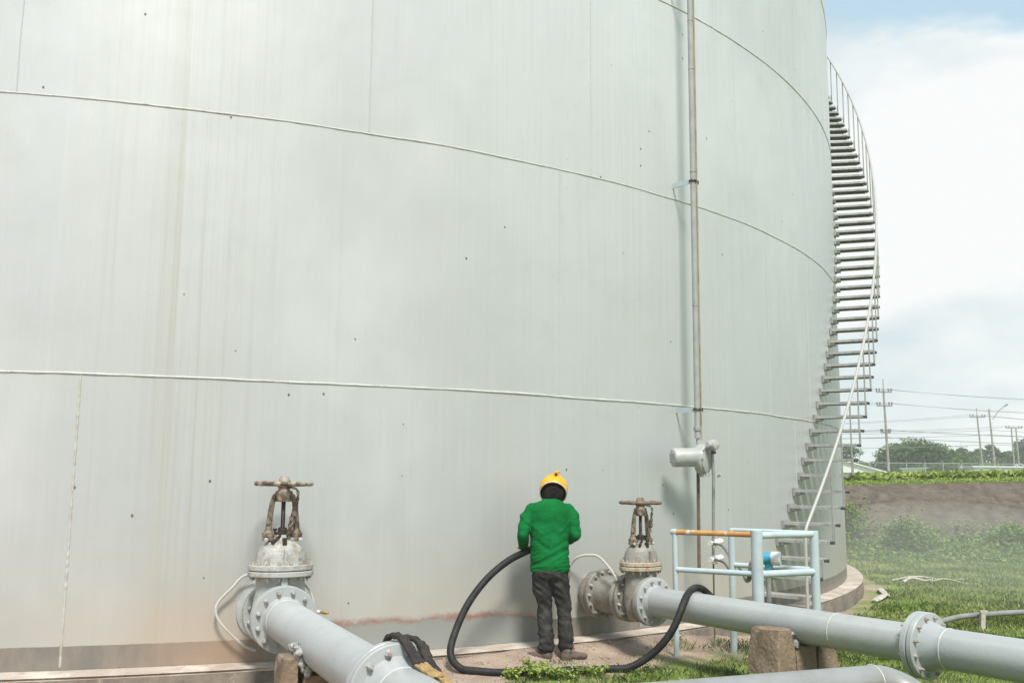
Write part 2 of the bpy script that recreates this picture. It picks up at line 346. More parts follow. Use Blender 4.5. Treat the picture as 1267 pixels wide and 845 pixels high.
    rare = ma('MULTIPLY', ma('GREATER_THAN', sp.outputs[0], .78), ma('GREATER_THAN', nz(.55, .4, 1, 3, .5, 3), .42))
    pit = ma('MULTIPLY', mr(ma('ADD', vo.outputs['Distance'], ma('MULTIPLY', nz(60, 40, 1, 3), .06)), .085, .11, 1, 0), rare); col = mix(ma('MULTIPLY', pit, .9), col, (.10, .055, .035))
    tearn = ma('MULTIPLY', mr(nz(30, 1.1, 1, 5, .7, 17), .70, .76), mr(nz(1.2, .8, 1, 3, .5, 19), .5, .6)); col = mix(ma('MULTIPLY', tearn, .35), col, (.34, .25, .16))
    # bare strip along the bottom: the paint ends in a ragged line with red oxide under it
    jag = ma('MULTIPLY', ma('SUBTRACT', nz(7, 7, 1, 9, .75, 8), .5), .16)
    reg = ma('MULTIPLY', mr(U, 4.7, 5.1), mr(U, 7.1, 7.7, 1, 0))
    edge = ma('ADD', ma('ADD', .185, ma('MULTIPLY', reg, .095)), ma('MULTIPLY', jag, mr(reg, 0, 1, .08, 1)))
    red = ma('MULTIPLY', ma('MULTIPLY', reg, mr(ma('ABSOLUTE', ma('SUBTRACT', V, edge)), 0, .05, 1, 0)), mr(nz(3, 3, 1, 6, .7, 9), .3, .6, .15, .85))
    bare = mr(ma('SUBTRACT', edge, V), -.004, .004)
    bcol = mix(mr(nz(6, 2.2, 1, 8, .7, 4), .35, .68), (.19, .18, .16), (.27, .235, .195)); bcol = mix(ma('MULTIPLY', bump1(U, 4.4, 1.0), .6), bcol, (.42, .29, .20))
    bcol = mix(reg, bcol, (.30, .31, .29))
    col = mix(bare, col, bcol); col = mix(red, col, (.30, .14, .105))
    K(col, b.inputs['Base Color'])
    ro = mr(fine, .3, .8, .36, .55); K(ro, b.inputs['Roughness'])
    bp = N(t, 'ShaderNodeBump'); bp.inputs['Strength'].default_value = .38; bp.inputs['Distance'].default_value = .06; K(ma('ADD', ma('MULTIPLY', nz(.9, .55, 1, 3, .5, 6), .9), ma('MULTIPLY', fine, .003)), bp.inputs['Height'])
    K(bp.outputs[0], b.inputs['Normal'])
    return m
T0 = (TC.x, TC.y, 0)
tank = thing('storage_tank', 'huge pale grey cylindrical steel storage tank with welded seams and brown streaks', 'storage tank', T0)
H = 12.0
def cylpt(r, deg, z): a = math.radians(deg); return (TC.x + r * math.cos(a), TC.y + r * math.sin(a), z)
mb = MB(); uvs = []; NS = 360; zl = [i * .6 for i in range(21)]
for z in zl:
    for i in range(NS + 1):
        mb.v.append(cylpt(TR, -180 + 360 * i / NS, z))
for j in range(len(zl) - 1):
    for i in range(NS):
        a = j * (NS + 1) + i; mb.f.append((a, a + 1, a + NS + 2, a + NS + 1)); mb.mi.append(0)
        for (ii, jj) in ((i, j), (i + 1, j), (i + 1, j + 1), (i, j + 1)): uvs.append(((-180 + 360 * ii / NS + 90) * .2295, zl[jj]))
mb.uv = uvs
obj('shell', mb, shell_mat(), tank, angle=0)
m_roof = mat('tank_roof_paint', (.5, .52, .5), .5, (.42, .44, .42), 2)
mb = MB(); mb.lathe((TC.x, TC.y, H), (0, 0, 1), [(0, TR + .02), (.05, TR + .06), (.09, TR + .02), (.9, .3), (.92, 0.0)], 120); obj('roof', mb, m_roof, tank)
m_bead = mat('weld_bead', (.54, .56, .52), .5, (.46, .46, .40), 9, bump=.4, bscale=50, extra=[((.24, .19, .12), 5, .58, .70)])
for k, z in enumerate((2.40, 4.81, 7.22, 9.62)):
    mb = MB(); n = 720; q = 8
    for i in range(n):
        a = 360 * i / n; wz = .010 * noise.noise(Vector((a * .25, z, 0))) + .003 * noise.noise(Vector((a * 2.1, z, 4))); rr = (.0095 if k == 0 else .0075) * (1 + .45 * noise.noise(Vector((a * 3, z, 7))))
        for j in range(q):
            an = 2 * PI * j / q; mb.v.append(cylpt(TR + .001 + rr * math.cos(an), a, z + wz + rr * .9 * math.sin(an)))
    for i in range(n):
        for j in range(q): mb.f.append((i * q + j, ((i + 1) % n) * q + j, ((i + 1) % n) * q + (j + 1) % q, i * q + (j + 1) % q)); mb.mi.append(0)
    obj('weld_seam', mb, m_bead, tank)
def vweld(deg, z0, z1, r, rough, mt):
    mb = MB(); n = int((z1 - z0) / .02); pts = []; rr = []
    for i in range(n + 1):
        z = z0 + (z1 - z0) * i / n; pts.append(cylpt(TR - .002, deg + .02 * noise.noise(Vector((deg, z * 2, 0))), z)); rr.append(r * (1 + rough * noise.noise(Vector((z * 28, deg, 1)))))
    mb.tube(pts, rr, 8); obj('vertical_weld', mb, mt, tank)
m_vw = mat('dark_weld', (.46, .48, .44), .5, (.40, .37, .31), 14)
m_vw2 = mat('painted_weld', (.42, .445, .43), .6)
vweld(-76.05, .02, 2.39, .011, .9, m_vw)
for dg, z0, z1 in ((-56.37, 2.42, 4.80), (-84.6, 2.42, 4.8), (-51.5, .02, 2.38), (-79, 4.83, 7.21), (-54.5, 4.83, 7.21), (-39.5, 2.42, 4.8),  (-65.7, 4.83, 7.21), (-42.9, 4.83, 7.21), (-31.2, 4.83, 7.21), (-26.0, 7.24, 9.6), (-33, 2.42, 4.8), (-36, .02, 2.38), (-97, 2.42, 4.8), (-92, 4.83, 7.21)): vweld(dg, z0, z1, .0065, .5, m_vw2)
def frame(ax, ay, az): 
    return Vector((ax, ay, az))
# two nozzles in the shell
LP0 = Vector((-2.083, 8.61, .429)); LD = Vector((math.cos(math.radians(-65.63)), math.sin(math.radians(-65.63)), 0))
RP0 = Vector((.706, 10.343, .428)); RD = Vector((math.cos(math.radians(-56.31)), math.sin(math.radians(-56.31)), 0))
mb = MB(); mb.lathe(LP0 + LD * -.3, LD, [(0, .16), (.52, .16), (.53, .262), (.575, .266), (.585, .262)], 40); mb.lathe(LP0 + LD * -.05, LD, [(0, .27), (.058, .27), (.075, .20), (.12, .165)], 40)
nz_ = obj('nozzle', mb, m_valve, tank); boltset('bolt', m_bolt, nz_, LP0 + LD * .225, -LD, .215, .017, .03, 12)
mb = MB(); mb.lathe(RP0 + RD * -.3, RD, [(0, .165), (.52, .165), (.56, .185), (.64, .19), (.645, .238), (.69, .242), (.698, .238)], 44)
mb.lathe(RP0 + RD * .0, RD, [(0, .27), (.17, .27), (.19, .2), (.24, .17)], 44)
nz_ = obj('nozzle', mb, m_valve2, tank)
# ------------------------------------------------------------------ foundation
m_found = mat('foundation_concrete', (.47, .40, .33), .9, (.36, .29, .23), 3.5, bump=.5, bscale=30, extra=[((.58, .52, .45), 2.3, .5, .62), ((.20, .15, .12), 6, .60, .72)])
mb = MB(); n = 360; prof = [(-.05, -.002), (.0, -.002), (.12, -.006), (.25, -.012), (RING - .02, -.016), (RING, -.035), (RING + .02, -.30), (RING + .02, -.7)]
for i in range(n):
    a = 360 * i / n
    for q, (dr, z) in enumerate(prof):
        w_ = .007 * noise.noise(Vector((a * .5, q * .4, 5))) if q > 1 else 0; mb.v.append(cylpt(TR + dr + w_, a, z + (.3 * w_ if 1 < q < 5 else 0)))
k = len(prof)
for i in range(n):
    for q in range(k - 1): mb.f.append((i * k + q, i * k + q + 1, ((i + 1) % n) * k + q + 1, ((i + 1) % n) * k + q)); mb.mi.append(0)
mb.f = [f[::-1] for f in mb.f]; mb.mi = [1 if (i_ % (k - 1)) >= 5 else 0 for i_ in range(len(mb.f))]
m_fside = mat('painted_shade_concrete_side', (.20, .165, .13), .95, (.12, .10, .08), 4, bump=.6, bscale=25, extra=[((.36, .29, .23), 6, .58, .72)])  # darker copy of the concrete: the ring side's shadow put into its colour
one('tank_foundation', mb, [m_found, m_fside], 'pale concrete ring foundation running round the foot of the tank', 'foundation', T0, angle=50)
# ------------------------------------------------------------------ spiral stair
stair = thing('spiral_staircase', 'steel staircase curving up the right side of the tank with open treads', 'staircase', cylpt(TR + .5, -43.5, -.2))
def sth(z): return -40.8 + 4.15 * (z - .37)
RI, RO = TR + .03, TR + .67
first = None; steps = []
ST = [(.218 + .2055 * i) for i in range(54)]
def tread(z):
    deg = sth(z); a = math.radians(deg); c = Vector(cylpt((RI + RO) / 2, deg, z)); rot = Matrix.Rotation(a, 3, 'Z'); mb = MB(); Lr = RO - RI
    def bx(c_, d_, m=0): mb.box(c + rot @ Vector(c_), d_, rot, m)
    bx((0, 0, -.003), (Lr, .232, .006)); bx((0, -.113, -.021), (Lr, .006, .030)); bx((0, .113, -.021), (Lr, .006, .030))
    for q in range(9): bx((-Lr / 2 + .04 + q * (Lr - .08) / 8, 0, -.022), (.008, .218, .020), 1)
    bx((0, 0, -.0095), (Lr - .01, .218, .004), 1); bx((0, .05, -.019), (Lr - .02, .006, .014), 1); bx((0, -.05, -.019), (Lr - .02, .006, .014), 1)
    bx((Lr / 2 + .004, 0, -.018), (.006, .20, .034))
    return mb
def bracket(z):
    deg = sth(z); a = math.radians(deg); rot = Matrix.Rotation(a, 3, 'Z'); mb = MB(); c = Vector(cylpt(TR, deg, z))
    mb.box(c + rot @ Vector((.045, 0, -.045)), (.10, .20, .045), rot); mb.box(c + rot @ Vector((.02, 0, -.03)), (.03, .24, .10), rot); return mb
m_nose = mat('dark_tread_end', (.07, .065, .06), .6)
for i, z in enumerate(ST):
    s_ = obj('step', tread(z), [m_tread, m_trbar], stair)
    obj('step_bracket', bracket(z), m_galv, s_)
    mb = MB(); deg = sth(z); rot = Matrix.Rotation(math.radians(deg), 3, 'Z'); mb.box(Vector(cylpt(RO + .018, deg, z - .024)), (.02, .12, .034), rot); mb.cyl(cylpt(RO + .02, deg, z - .024), cylpt(RO + .045, deg, z - .024), .02, n=8); obj('end_plate', mb, m_nose, s_)
RR = RO + .03
for i in range(1, len(ST)):
    z = ST[i]
    mb = MB()
    if i % 2 == 1 and i > 1: mb.cyl(cylpt(RR, sth(z), z - .03), cylpt(RR, sth(z), z + .97), .0105, n=8); obj('baluster', mb, m_galv, stair)
    z0 = ST[i - 1]; mb = MB(); dg = sth(z0) + .18
    if i % 2 == 0: mb.cyl(cylpt(RR, dg, z0 - .02), cylpt(RR, dg, z - .02), .009, n=8); obj('strut', mb, m_galv, stair)
z0 = .02; pts = [cylpt(RR, sth(z0), -.12), cylpt(RR, sth(z0), .35), cylpt(RR, sth(z0), .90), cylpt(RR, sth(z0) + .04, .98), cylpt(RR, sth(z0) + .25, 1.05)]
zz = z0 + .15
while zz < ST[-1]: pts.append(cylpt(RR, sth(zz), zz + .97)); zz += .15
mb = MB(); mb.tube(pts, .019, 12); obj('handrail', mb, m_handrail, stair)
mb = MB(); mb.box(cylpt(RR, sth(z0), -.02), (.14, .14, .04)); mb.cyl(cylpt(RR, sth(z0), -.3), cylpt(RR, sth(z0), 0), .035, n=10); obj('base_plate', mb, m_brown, stair)
# ------------------------------------------------------------------ level gauge column
GD = -48.75; gp = Vector((2.062, 10.775, 0)); gn = Vector((math.cos(math.radians(GD)), math.sin(math.radians(GD)), 0)); gt = Vector((-gn.y, gn.x, 0))   # gn outwards, gt to the right
gauge = thing('level_gauge', 'vertical gauge pipe clamped to the tank with a round grey gauge head near its foot', 'gauge', tuple(gp + Vector((0, 0, .5))))
mb = MB(); mb.cyl(gp + Vector((0, 0, 2.02)), gp + Vector((0, 0, 12.3)), .030, n=20)
obj('guide_pipe', mb, m_conduit, gauge)
for z in (2.34, 4.96, 7.4, 9.8):
    mb = MB(); q = gp + Vector((0, 0, z)); wpt = q - gn * .30 - gt * .02
    mb.box((q + wpt) / 2, ((q - wpt).length, .012, .055), Matrix.Rotation(math.radians(GD), 3, 'Z')); mb.box(wpt, (.02, .12, .12), Matrix.Rotation(math.radians(GD), 3, 'Z'))
    b_ = obj('bracket', mb, m_rail, gauge)
    mb = MB(); mb.torus(q, (0, 0, 1), .038, .011, 24, 8); mb.box(q + gt * .075, (.05, .015, .045), Matrix.Rotation(math.radians(GD + 90), 3, 'Z')); mb.cyl(q + gt * .06 - gn * .03, q + gt * .06 + gn * .03, .008, n=6); obj('clamp', mb, m_stem, b_)
for z in (2.10, 5.06, 3.5, 6.3, 6.9): mb = MB(); mb.cyl(gp + Vector((0, 0, z)), gp + Vector((0, 0, z + (.05 if z < 3 else .02))), .042 if z < 3 else .034, n=20, ch=.006); obj('coupling', mb, m_galv, gauge)
mb = MB(); mb.tube([gp + gt * .058 + gn * .01 + Vector((0, 0, z)) for z in (2.0, 4, 6, 8, 12.2)], .011, 8); obj('guide_wire', mb, m_tan, gauge)
mb = MB(); mb.cyl(gp + gt * .018 + Vector((0, 0, 1.95)), gp + gt * .018 + Vector((0, 0, 2.06)), .026, n=14); mb.tube([gp + gt * .03 + Vector((0, 0, 1.98)), gp + gt * .045 + gn * .03 + Vector((0, 0, 1.9))], .02, 10); obj('neck', mb, m_gauge, gauge)
# head: motor drum on the left, wheel housing on the right
hc = Vector((2.085, 10.68, 1.79)); ax = Vector((.86, -.5, 0)).normalized()
mb = MB(); mb.lathe(hc - ax * .02, ax, [(-.03, .06), (-.02, .155), (0, .168), (.055, .170), (.062, .158), (.085, .150), (.095, .12), (.10, .0)], 40)
mb.box(hc + ax * .03 + Vector((0, 0, -.17)), (.07, .10, .05), Matrix.Rotation(math.radians(GD), 3, 'Z')); mb.cyl(hc + ax * .06 + gn * .13 + Vector((0, 0, -.18)), hc + ax * .10 + gn * .13 + Vector((0, 0, -.16)), .022, n=8)
hd = obj('gauge_housing', mb, m_gauge, gauge); mb = MB(); mb.box(hc + ax * .085 + gn * .06 + Vector((0, 0, .07)), (.05, .03, .035), Matrix.Rotation(math.radians(GD + 40), 3, 'Z')); obj('sight_window', mb, m_glass, hd)
boltset('bolt', m_boltd, hd, hc + ax * .062, ax, .156, .009, .01, 10)
mb = MB(); da = Vector((.975, .20, .03)).normalized(); dc = hc + Vector((-.01, -.05, .02)); mb.lathe(dc - da * .34, da, [(0, .04), (.003, .085), (.012, .098), (.02, .102), (.28, .102), (.29, .11), (.31, .11), (.34, .08)], 36)
dr = obj('drum_cover', mb, m_gauge, gauge); boltset('bolt', m_bolt, dr, dc - da * .335, -da, .06, .012, .012, 4)
mb = MB(); mb.lathe(hc + gn * .17 + Vector((0, 0, .15)), gn, [(-.05, .03), (-.045, .055), (.0, .06), (.035, .05), (.045, .02), (.047, 0)], 24); mb.cyl(hc + gn * .15 + Vector((0, 0, .15)) - gt * .08, hc + gn * .15 + Vector((0, 0, .15)) + gt * .08, .03, n=14, ch=.006)
mb.cyl(hc + gn * .08 + Vector((0, 0, .12)), hc + gn * .13 + Vector((0, 0, .17)), .04, n=14); obj('check_knob', mb, m_gauge, gauge)
mb = MB(); mb.cyl(gp + gt * -.012 + Vector((0, 0, .62)), gp + gt * .0 + Vector((0, 0, 1.68)), .019, n=12); obj('lower_pipe', mb, m_brown, gauge)
mb = MB(); mb.tube([gp + gn * .16 + gt * .045 + Vector((0, 0, 1.93)), gp + gn * .17 + gt * .05 + Vector((0, 0, 1.6)), gp + gn * .13 + gt * .085 + Vector((0, 0, 1.1)), gp + gn * .10 + gt * .11 + Vector((0, 0, .72))], .018, 10); obj('cable_conduit', mb, m_galv, gauge)
mb = MB(); mb.tube([gp + gn * .10 + gt * .11 + Vector((0, 0, .72)), gp + gn * .09 + gt * .12 + Vector((0, 0, .30)), gp + gn * .09 + gt * .12 + Vector((0, 0, -.2))], .009, 8); obj('earth_rod', mb, m_brown, gauge)
def fitting(z):
    c = gp + gn * .11 + gt * .11 + Vector((0, 0, z)); mb = MB(); mb.cyl(c - gt * .05, c + gt * .10, .022, n=12); mb.cyl(c + Vector((0, 0, -.045)), c + Vector((0, 0, .045)), .024, n=12)
    mb.lathe(c + gn * .0 + gt * .02, gn, [(-.03, .04), (.03, .045), (.04, .038), (.05, 0)], 8); mb.lathe(c + gt * .10 + Vector((0, 0, .01)), gt + Vector((0, 0, .2)), [(-.02, .034), (.01, .038), (.04, .03), (.05, .02)], 8); mb.lathe(c - gt * .05, -gt, [(0, .03), (.02, .03)], 6)
    return mb
obj('cable_fitting', fitting(.885), m_white, gauge); obj('cable_fitting', fitting(.71), m_white, gauge)
# ------------------------------------------------------------------ gate valves (built along local +X, origin on the pipe axis)
def gate_valve(name, label, loc, rotz, s, mats, half=.19, chain_n=17, twist=0.0):
    body_m, bon_m, rim_m, yoke_m, wheel_m, bolt_m = mats
    v = thing(name, label, 'valve', loc, rotz, scale=s)
    X = Vector((1, 0, 0)); Z = Vector((0, 0, 1))
    mb = MB(); secs = [(-.235, .10, .07), (-.225, .15, .09), (-.17, .19, .115), (-.05, .215, .135), (.10, .218, .14), (.20, .20, .135), (.30, .20, .145), (.332, .215, .165)]
    n = 40; 
    for z, ry, rx in secs:
        for i in range(n): an = 2 * PI * i / n; mb.v.append((rx * math.cos(an), ry * math.sin(an), z))
    for j in range(len(secs) - 1):
        for i in range(n): mb.f.append((j * n + i, j * n + (i + 1) % n, (j + 1) * n + (i + 1) % n, (j + 1) * n + i)); mb.mi.append(0)
    mb.add([], []); mb.f.append(tuple(range(n))[::-1]); mb.mi.append(0)
    mb.lathe((-half, 0, 0), X, [(0, .17), (2 * half, .17)], 36)
    bd = obj('valve_body', mb, body_m, v, local=True)
    for sg in (-1, 1):
        mb = MB(); mb.lathe((sg * (half - .05), 0, 0), X * sg, [(-.03, .19), (0, .20), (.004, .258), (.01, .264), (.042, .264), (.05, .258), (.05, .17)], 48)
        mb.box((sg * (half - .035), 0, .30), (.03, .05, .11)); fl = obj('flange', mb, body_m, v, local=True)
        boltset('bolt', bolt_m, fl, (sg * (half - .052), 0, 0), -X * sg, .222, .017, .025, 12, local=True)
    def oval(z0, z1, ry, rx, e=.006): return [(z0, ry - e, rx - e), (z0 + e, ry, rx), (z1 - e, ry, rx), (z1, ry - e, rx - e)]
    def stack(mb, secs, n=44, cap=True):
        o = len(mb.v)
        for z, ry, rx in secs:
            for i in range(n): an = 2 * PI * i / n; mb.v.append((rx * math.cos(an), ry * math.sin(an), z))
        for j in range(len(secs) - 1):
            for i in range(n): mb.f.append((o + j * n + i, o + j * n + (i + 1) % n, o + (j + 1) * n + (i + 1) % n, o + (j + 1) * n + i)); mb.mi.append(0)
        mb.f.append(tuple(o + i for i in range(n))[::-1]); mb.f.append(tuple(o + (len(secs) - 1) * n + i for i in range(n))); mb.mi += [0, 0]
    mb = MB(); stack(mb, oval(.325, .368, .268, .205)); stack(mb, oval(.374, .418, .265, .202)); bf = obj('bonnet_flange', mb, rim_m, v, local=True)
    boltset('bolt', m_boltd, bf, (0, 0, .418), Z, .238, .015, .024, 16, sx=.735, sy=1, local=True); boltset('bolt', m_boltd, bf, (0, 0, .325), -Z, .238, .015, .022, 16, sx=.735, sy=1, local=True)
    mb = MB(); stack(mb, [(.41, .222, .165), (.43, .212, .158), (.47, .208, .155), (.52, .195, .148), (.56, .168, .13), (.595, .125, .105), (.615, .09, .08), (.625, .07, .07), (.66, .065, .065)])
    for a in (0, PI): mb.box((.155 * math.cos(a), 0, .47), (.03, .02, .14))
    bn = obj('bonnet', mb, bon_m, v, local=True)
    mb = MB(); mb.tube([(.1, -.1, .60), (.02, .0, .655), (-.02, .02, .66)], .016, 8); mb.box((.105, -.0, .60), (.03, .035, .07)); obj('gland_eye', mb, m_stem, bn, local=True)
    # yoke
    for sg in (-1, 1):
        mb = MB(); mb.lathe((0, sg * .115, .605), Z, [(0, .03), (.004, .048), (.03, .050), (.034, .044), (.038, .050), (.065, .050), (.07, .040), (.09, .034)], 18)
        P_ = [(0, sg * .118, .65), (0, sg * .108, .80), (0, sg * .092, .92), (0, sg * .075, .965), (0, sg * .04, .99)]
        mb.tube(P_, [.029, .024, .022, .024, .026], 12); mb.box((0, sg * .098, .80), (.052, .012, .27), Matrix.Rotation(sg * .07, 3, 'X')); ya = obj('yoke_arm', mb, yoke_m, v, local=True)
        mb = MB()
        for dx, dy in ((.05, -.045 * sg), (.05, .03 * sg), (-.05, 0)): mb.lathe((dx, sg * .11 + dy, .618), (1 if dx > 0 else -1, 0, 0), [(-.03, .010), (0, .010), (.002, .019), (.018, .017), (.022, .01)], 8)
        obj('yoke_bolts', mb, bolt_m, ya, local=True)
    mb = MB(); mb.lathe((0, 0, .925), Z, [(0, .05), (.004, .070), (.05, .075), (.085, .072), (.095, .05), (.12, .045)], 24); obj('yoke_nut', mb, yoke_m, v, local=True)
    mb = MB(); pr = [(.62, .022)]
    z = .66
    while z < .93: pr += [(z, .0165), (z + .004, .019)]; z += .008
    pr += [(1.12, .019), (1.125, .012)]
    mb.lathe((0, 0, 0), Z, pr, 14); st = obj('stem', mb, m_stem, v, local=True)
    mb = MB(); mb.lathe((0, 0, .655), Z, [(0, .06), (.003, .066), (.022, .066), (.026, .04), (.06, .036), (.063, .02)], 18)
    for sg in (-1, 1): mb.lathe((.0, sg * .062, .64), Z, [(0, .009), (.05, .009), (.051, .018), (.068, .018)], 8); mb.tube([(.06, sg * .03, .64), (.055, sg * .03, .70)], .010, 8)
    obj('gland', mb, m_stem, st, local=True)
    # handwheel
    mb = MB(); c = Vector((0, 0, 1.073)); R_ = .225
    mb.torus(c, Z, R_, .0185, 60, 12, wob=.16)
    mb.lathe(c - Z * .035, Z, [(0, .05), (.004, .055), (.05, .052), (.065, .045), (.08, .04), (.095, .03)], 20)
    for i in range(6):
        a = 2 * PI * i / 6 + twist; d = Vector((math.cos(a), math.sin(a), 0)); mb.tube([c + d * .04 + Z * .0, c + d * .13 - Z * .008, c + d * (R_ - .005)], [.022, .015, .017], 8)
    obj('handwheel', mb, wheel_m, v, local=True)
    # chain
    mb = MB(); pts = spline([(.03, -.06, 1.06), (.085, .085, 1.03), (.09, .09, .94), (.085, .05, .80), (.09, .03, .66), (.10, .045, .70), (.09, .085, .84), (.085, .10, .98)], 12)
    L_ = 0; last = Vector(pts[0]); k = 0
    for a, b in zip(pts[:-1], pts[1:]):
        if (b - last).length > .026:
            d = (b - last).normalized(); u = d.orthogonal().normalized()
            if k % 2: u = d.cross(u)
            v_ = d.cross(u); c_ = (last + b) / 2; ring = [c_ + d * .019 * math.cos(q * PI / 5) + u * .010 * math.sin(q * PI / 5) for q in range(11)]
            mb.tube(ring, .0055, 5, cap=False); last = Vector(b); k += 1
    ch = obj('chain', mb, m_chain, v, local=True)
    mb = MB(); mb.box((.10, .07, .83), (.022, .035, .045)); mb.torus((.10, .07, .862), (1, 0, 0), .014, .004, 16, 6); obj('padlock', mb, m_chain, ch, local=True)
    return v
vl = gate_valve('gate_valve', 'grey paint-chipped gate valve with pale worn handwheel on the left pipe', tuple(LP0 + LD * .47), math.radians(-65.63), 1.0, (m_valve, m_bonnet, m_bonnet, m_yoke, m_wheel, m_bolt), twist=.3)
vr = gate_valve('gate_valve', 'dusty brownish gate valve with dark brown handwheel right of the worker', tuple(RP0 + RD * .99), math.radians(-56.31), .85, (m_valve2, m_valve2, m_rustflange, m_yoke, m_wheel2, m_bolt), half=.19, twist=.1)
# ------------------------------------------------------------------ pipelines
def pipeline(name, label, P, D, segs, r, base):
    t_ = thing(name, label, 'pipe', base)
    return t_
pl = thing('pipeline', 'thick pale grey pipe running from the left gate valve towards the camera', 'pipe', tuple(LP0 + LD * 3 + Vector((0, 0, -.16))))
def L_(t): return LP0 + LD * t
mb = MB(); mb.lathe(L_(0), LD, [(.70, .16), (.72, .172), (.74, .160), (3.56, .16)], 56); obj('pipe', mb, m_pipe, pl)
mb = MB(); mb.lathe(L_(0), LD, [(.662, .17), (.662, .258), (.668, .264), (.70, .264), (.706, .258), (.706, .18), (.72, .17)], 56); f1 = obj('flange', mb, m_pipe, pl)
boltset('bolt', m_bolt, f1, L_(.706), LD, .218, .018, .026, 12)
mb = MB(); mb.lathe(L_(0), LD, [(3.50, .165), (3.52, .258), (3.526, .264), (3.565, .264), (3.57, .258)], 60); f2 = obj('flange', mb, m_pipe, pl)
boltset('bolt', m_bolt, f2, L_(3.518), -LD, .220, .018, .026, 12)
mb = MB(); mb.lathe(L_(0), LD, [(3.574, .258), (3.58, .264), (3.62, .264), (3.626, .258), (3.63, .20), (3.64, .19), (3.70, .168), (3.73, .160)], 60); f3 = obj('flange', mb, m_pipe, pl)
boltset('bolt', m_bolt, f3, L_(3.626), LD, .222, .019, .028, 12)
mb = MB(); mb.lathe(L_(0), LD, [(3.71, .16), (9.0, .16)], 56); obj('pipe', mb, m_pipe, pl)
def wring(t, P, D, r, par):
    mb = MB(); mb.torus(P + D * t, D, r, .0045, 60, 6); obj('weld_ring', mb, m_bead, par)
wring(3.745, LP0, LD, .160, pl); wring(.78, LP0, LD, .161, pl)
pr_ = thing('pipeline', 'long pale grey pipe running from the right gate valve across the right foreground', 'pipe', tuple(RP0 + RD * 3 + Vector((0, 0, -.14))))
def R_(t): return RP0 + RD * t
mb = MB(); mb.lathe(R_(0), RD, [(1.17, .135), (3.93, .135)], 56); obj('pipe', mb, m_pipe, pr_)
mb = MB(); mb.lathe(R_(0), RD, [(1.153, .14), (1.153, .218), (1.158, .224), (1.185, .224), (1.19, .218), (1.19, .155), (1.20, .15), (1.23, .138)], 56); f1 = obj('flange', mb, m_pipe, pr_)
boltset('bolt', m_bolt, f1, R_(1.19), RD, .188, .014, .022, 12)
mb = MB(); mb.lathe(R_(0), RD, [(3.90, .139), (3.925, .150), (3.93, .222), (3.936, .228), (3.97, .228), (3.975, .222)], 60); f2 = obj('flange', mb, m_pipe, pr_)
boltset('bolt', m_bolt, f2, R_(3.93), -RD, .195, .013, .022, 12)
mb = MB(); mb.lathe(R_(0), RD, [(3.983, .222), (3.988, .228), (4.02, .228), (4.026, .222), (4.03, .17), (4.05, .162), (4.12, .140), (4.14, .138)], 60); f3 = obj('flange', mb, m_pipe, pr_)
boltset('bolt', m_boltd, f3, R_(4.026), RD, .195, .013, .022, 12)
mb = MB(); mb.lathe(R_(0), RD, [(4.12, .1375), (10.0, .1375)], 56); obj('pipe', mb, m_pipe, pr_)
for t in (4.17, 3.25): wring(t, RP0, RD, .1375 if t > 4 else .135, pr_)
# reducer spool between the nozzle and the right valve
sp = thing('pipe_spool', 'short dusty bolted pipe piece between the tank nozzle and right gate valve', 'pipe', tuple(R_(.6) + Vector((0, 0, -.2))))
mb = MB(); mb.lathe(R_(0), RD, [(.404, .18), (.404, .238), (.41, .243), (.45, .243), (.455, .238), (.456, .195), (.48, .186), (.50, .178), (.76, .172), (.775, .18), (.775, .218), (.78, .224), (.81, .224), (.824, .218)], 56); o_ = obj('spool_pipe', mb, m_valve2, sp)
boltset('bolt', m_bolt, o_, R_(.456), RD, .215, .016, .026, 14); boltset('bolt', m_bolt, o_, R_(.775), -RD, .195, .014, .022, 12)
# small low pipe with an elbow
lp = thing('low_pipe', 'smaller silver grey pipe with a downward elbow in the bottom right foreground', 'pipe', (1.6, 5.9, .1))
m_silver = mat('silver_pipe', (.33, .335, .325), .35, (.27, .26, .235), 3, metal=.3, extra=[((.08, .06, .05), 14, .70, .74)])
A_ = Vector((.987, 5.6, .365)); B_ = Vector((2.235, 6.2, .342)); dD = (B_ - A_).normalized()
mb = MB(); mb.cyl(A_ - dD * 3.0, B_, .098, n=40); obj('pipe', mb, m_silver, lp)
pts = []; dn = Vector((.55, -.62, -.55)).normalized(); cr_ = .24
side = (dn - dD * dn.dot(dD)).normalized(); angT = math.acos(max(-1, min(1, dn.dot(dD))))
for i in range(13):
    a = angT * i / 12; pts.append(B_ + dD * (cr_ * math.sin(a)) + side * (cr_ * (1 - math.cos(a))))
pts.append(pts[-1] + dn * .5)
mb = MB(); mb.tube(pts, .0985, 36); obj('elbow', mb, m_silver, lp)
for q in (0,): mb = MB(); mb.torus(B_ + dD * .004, dD, .0985, .005, 50, 6); obj('weld_ring', mb, m_bead, lp)
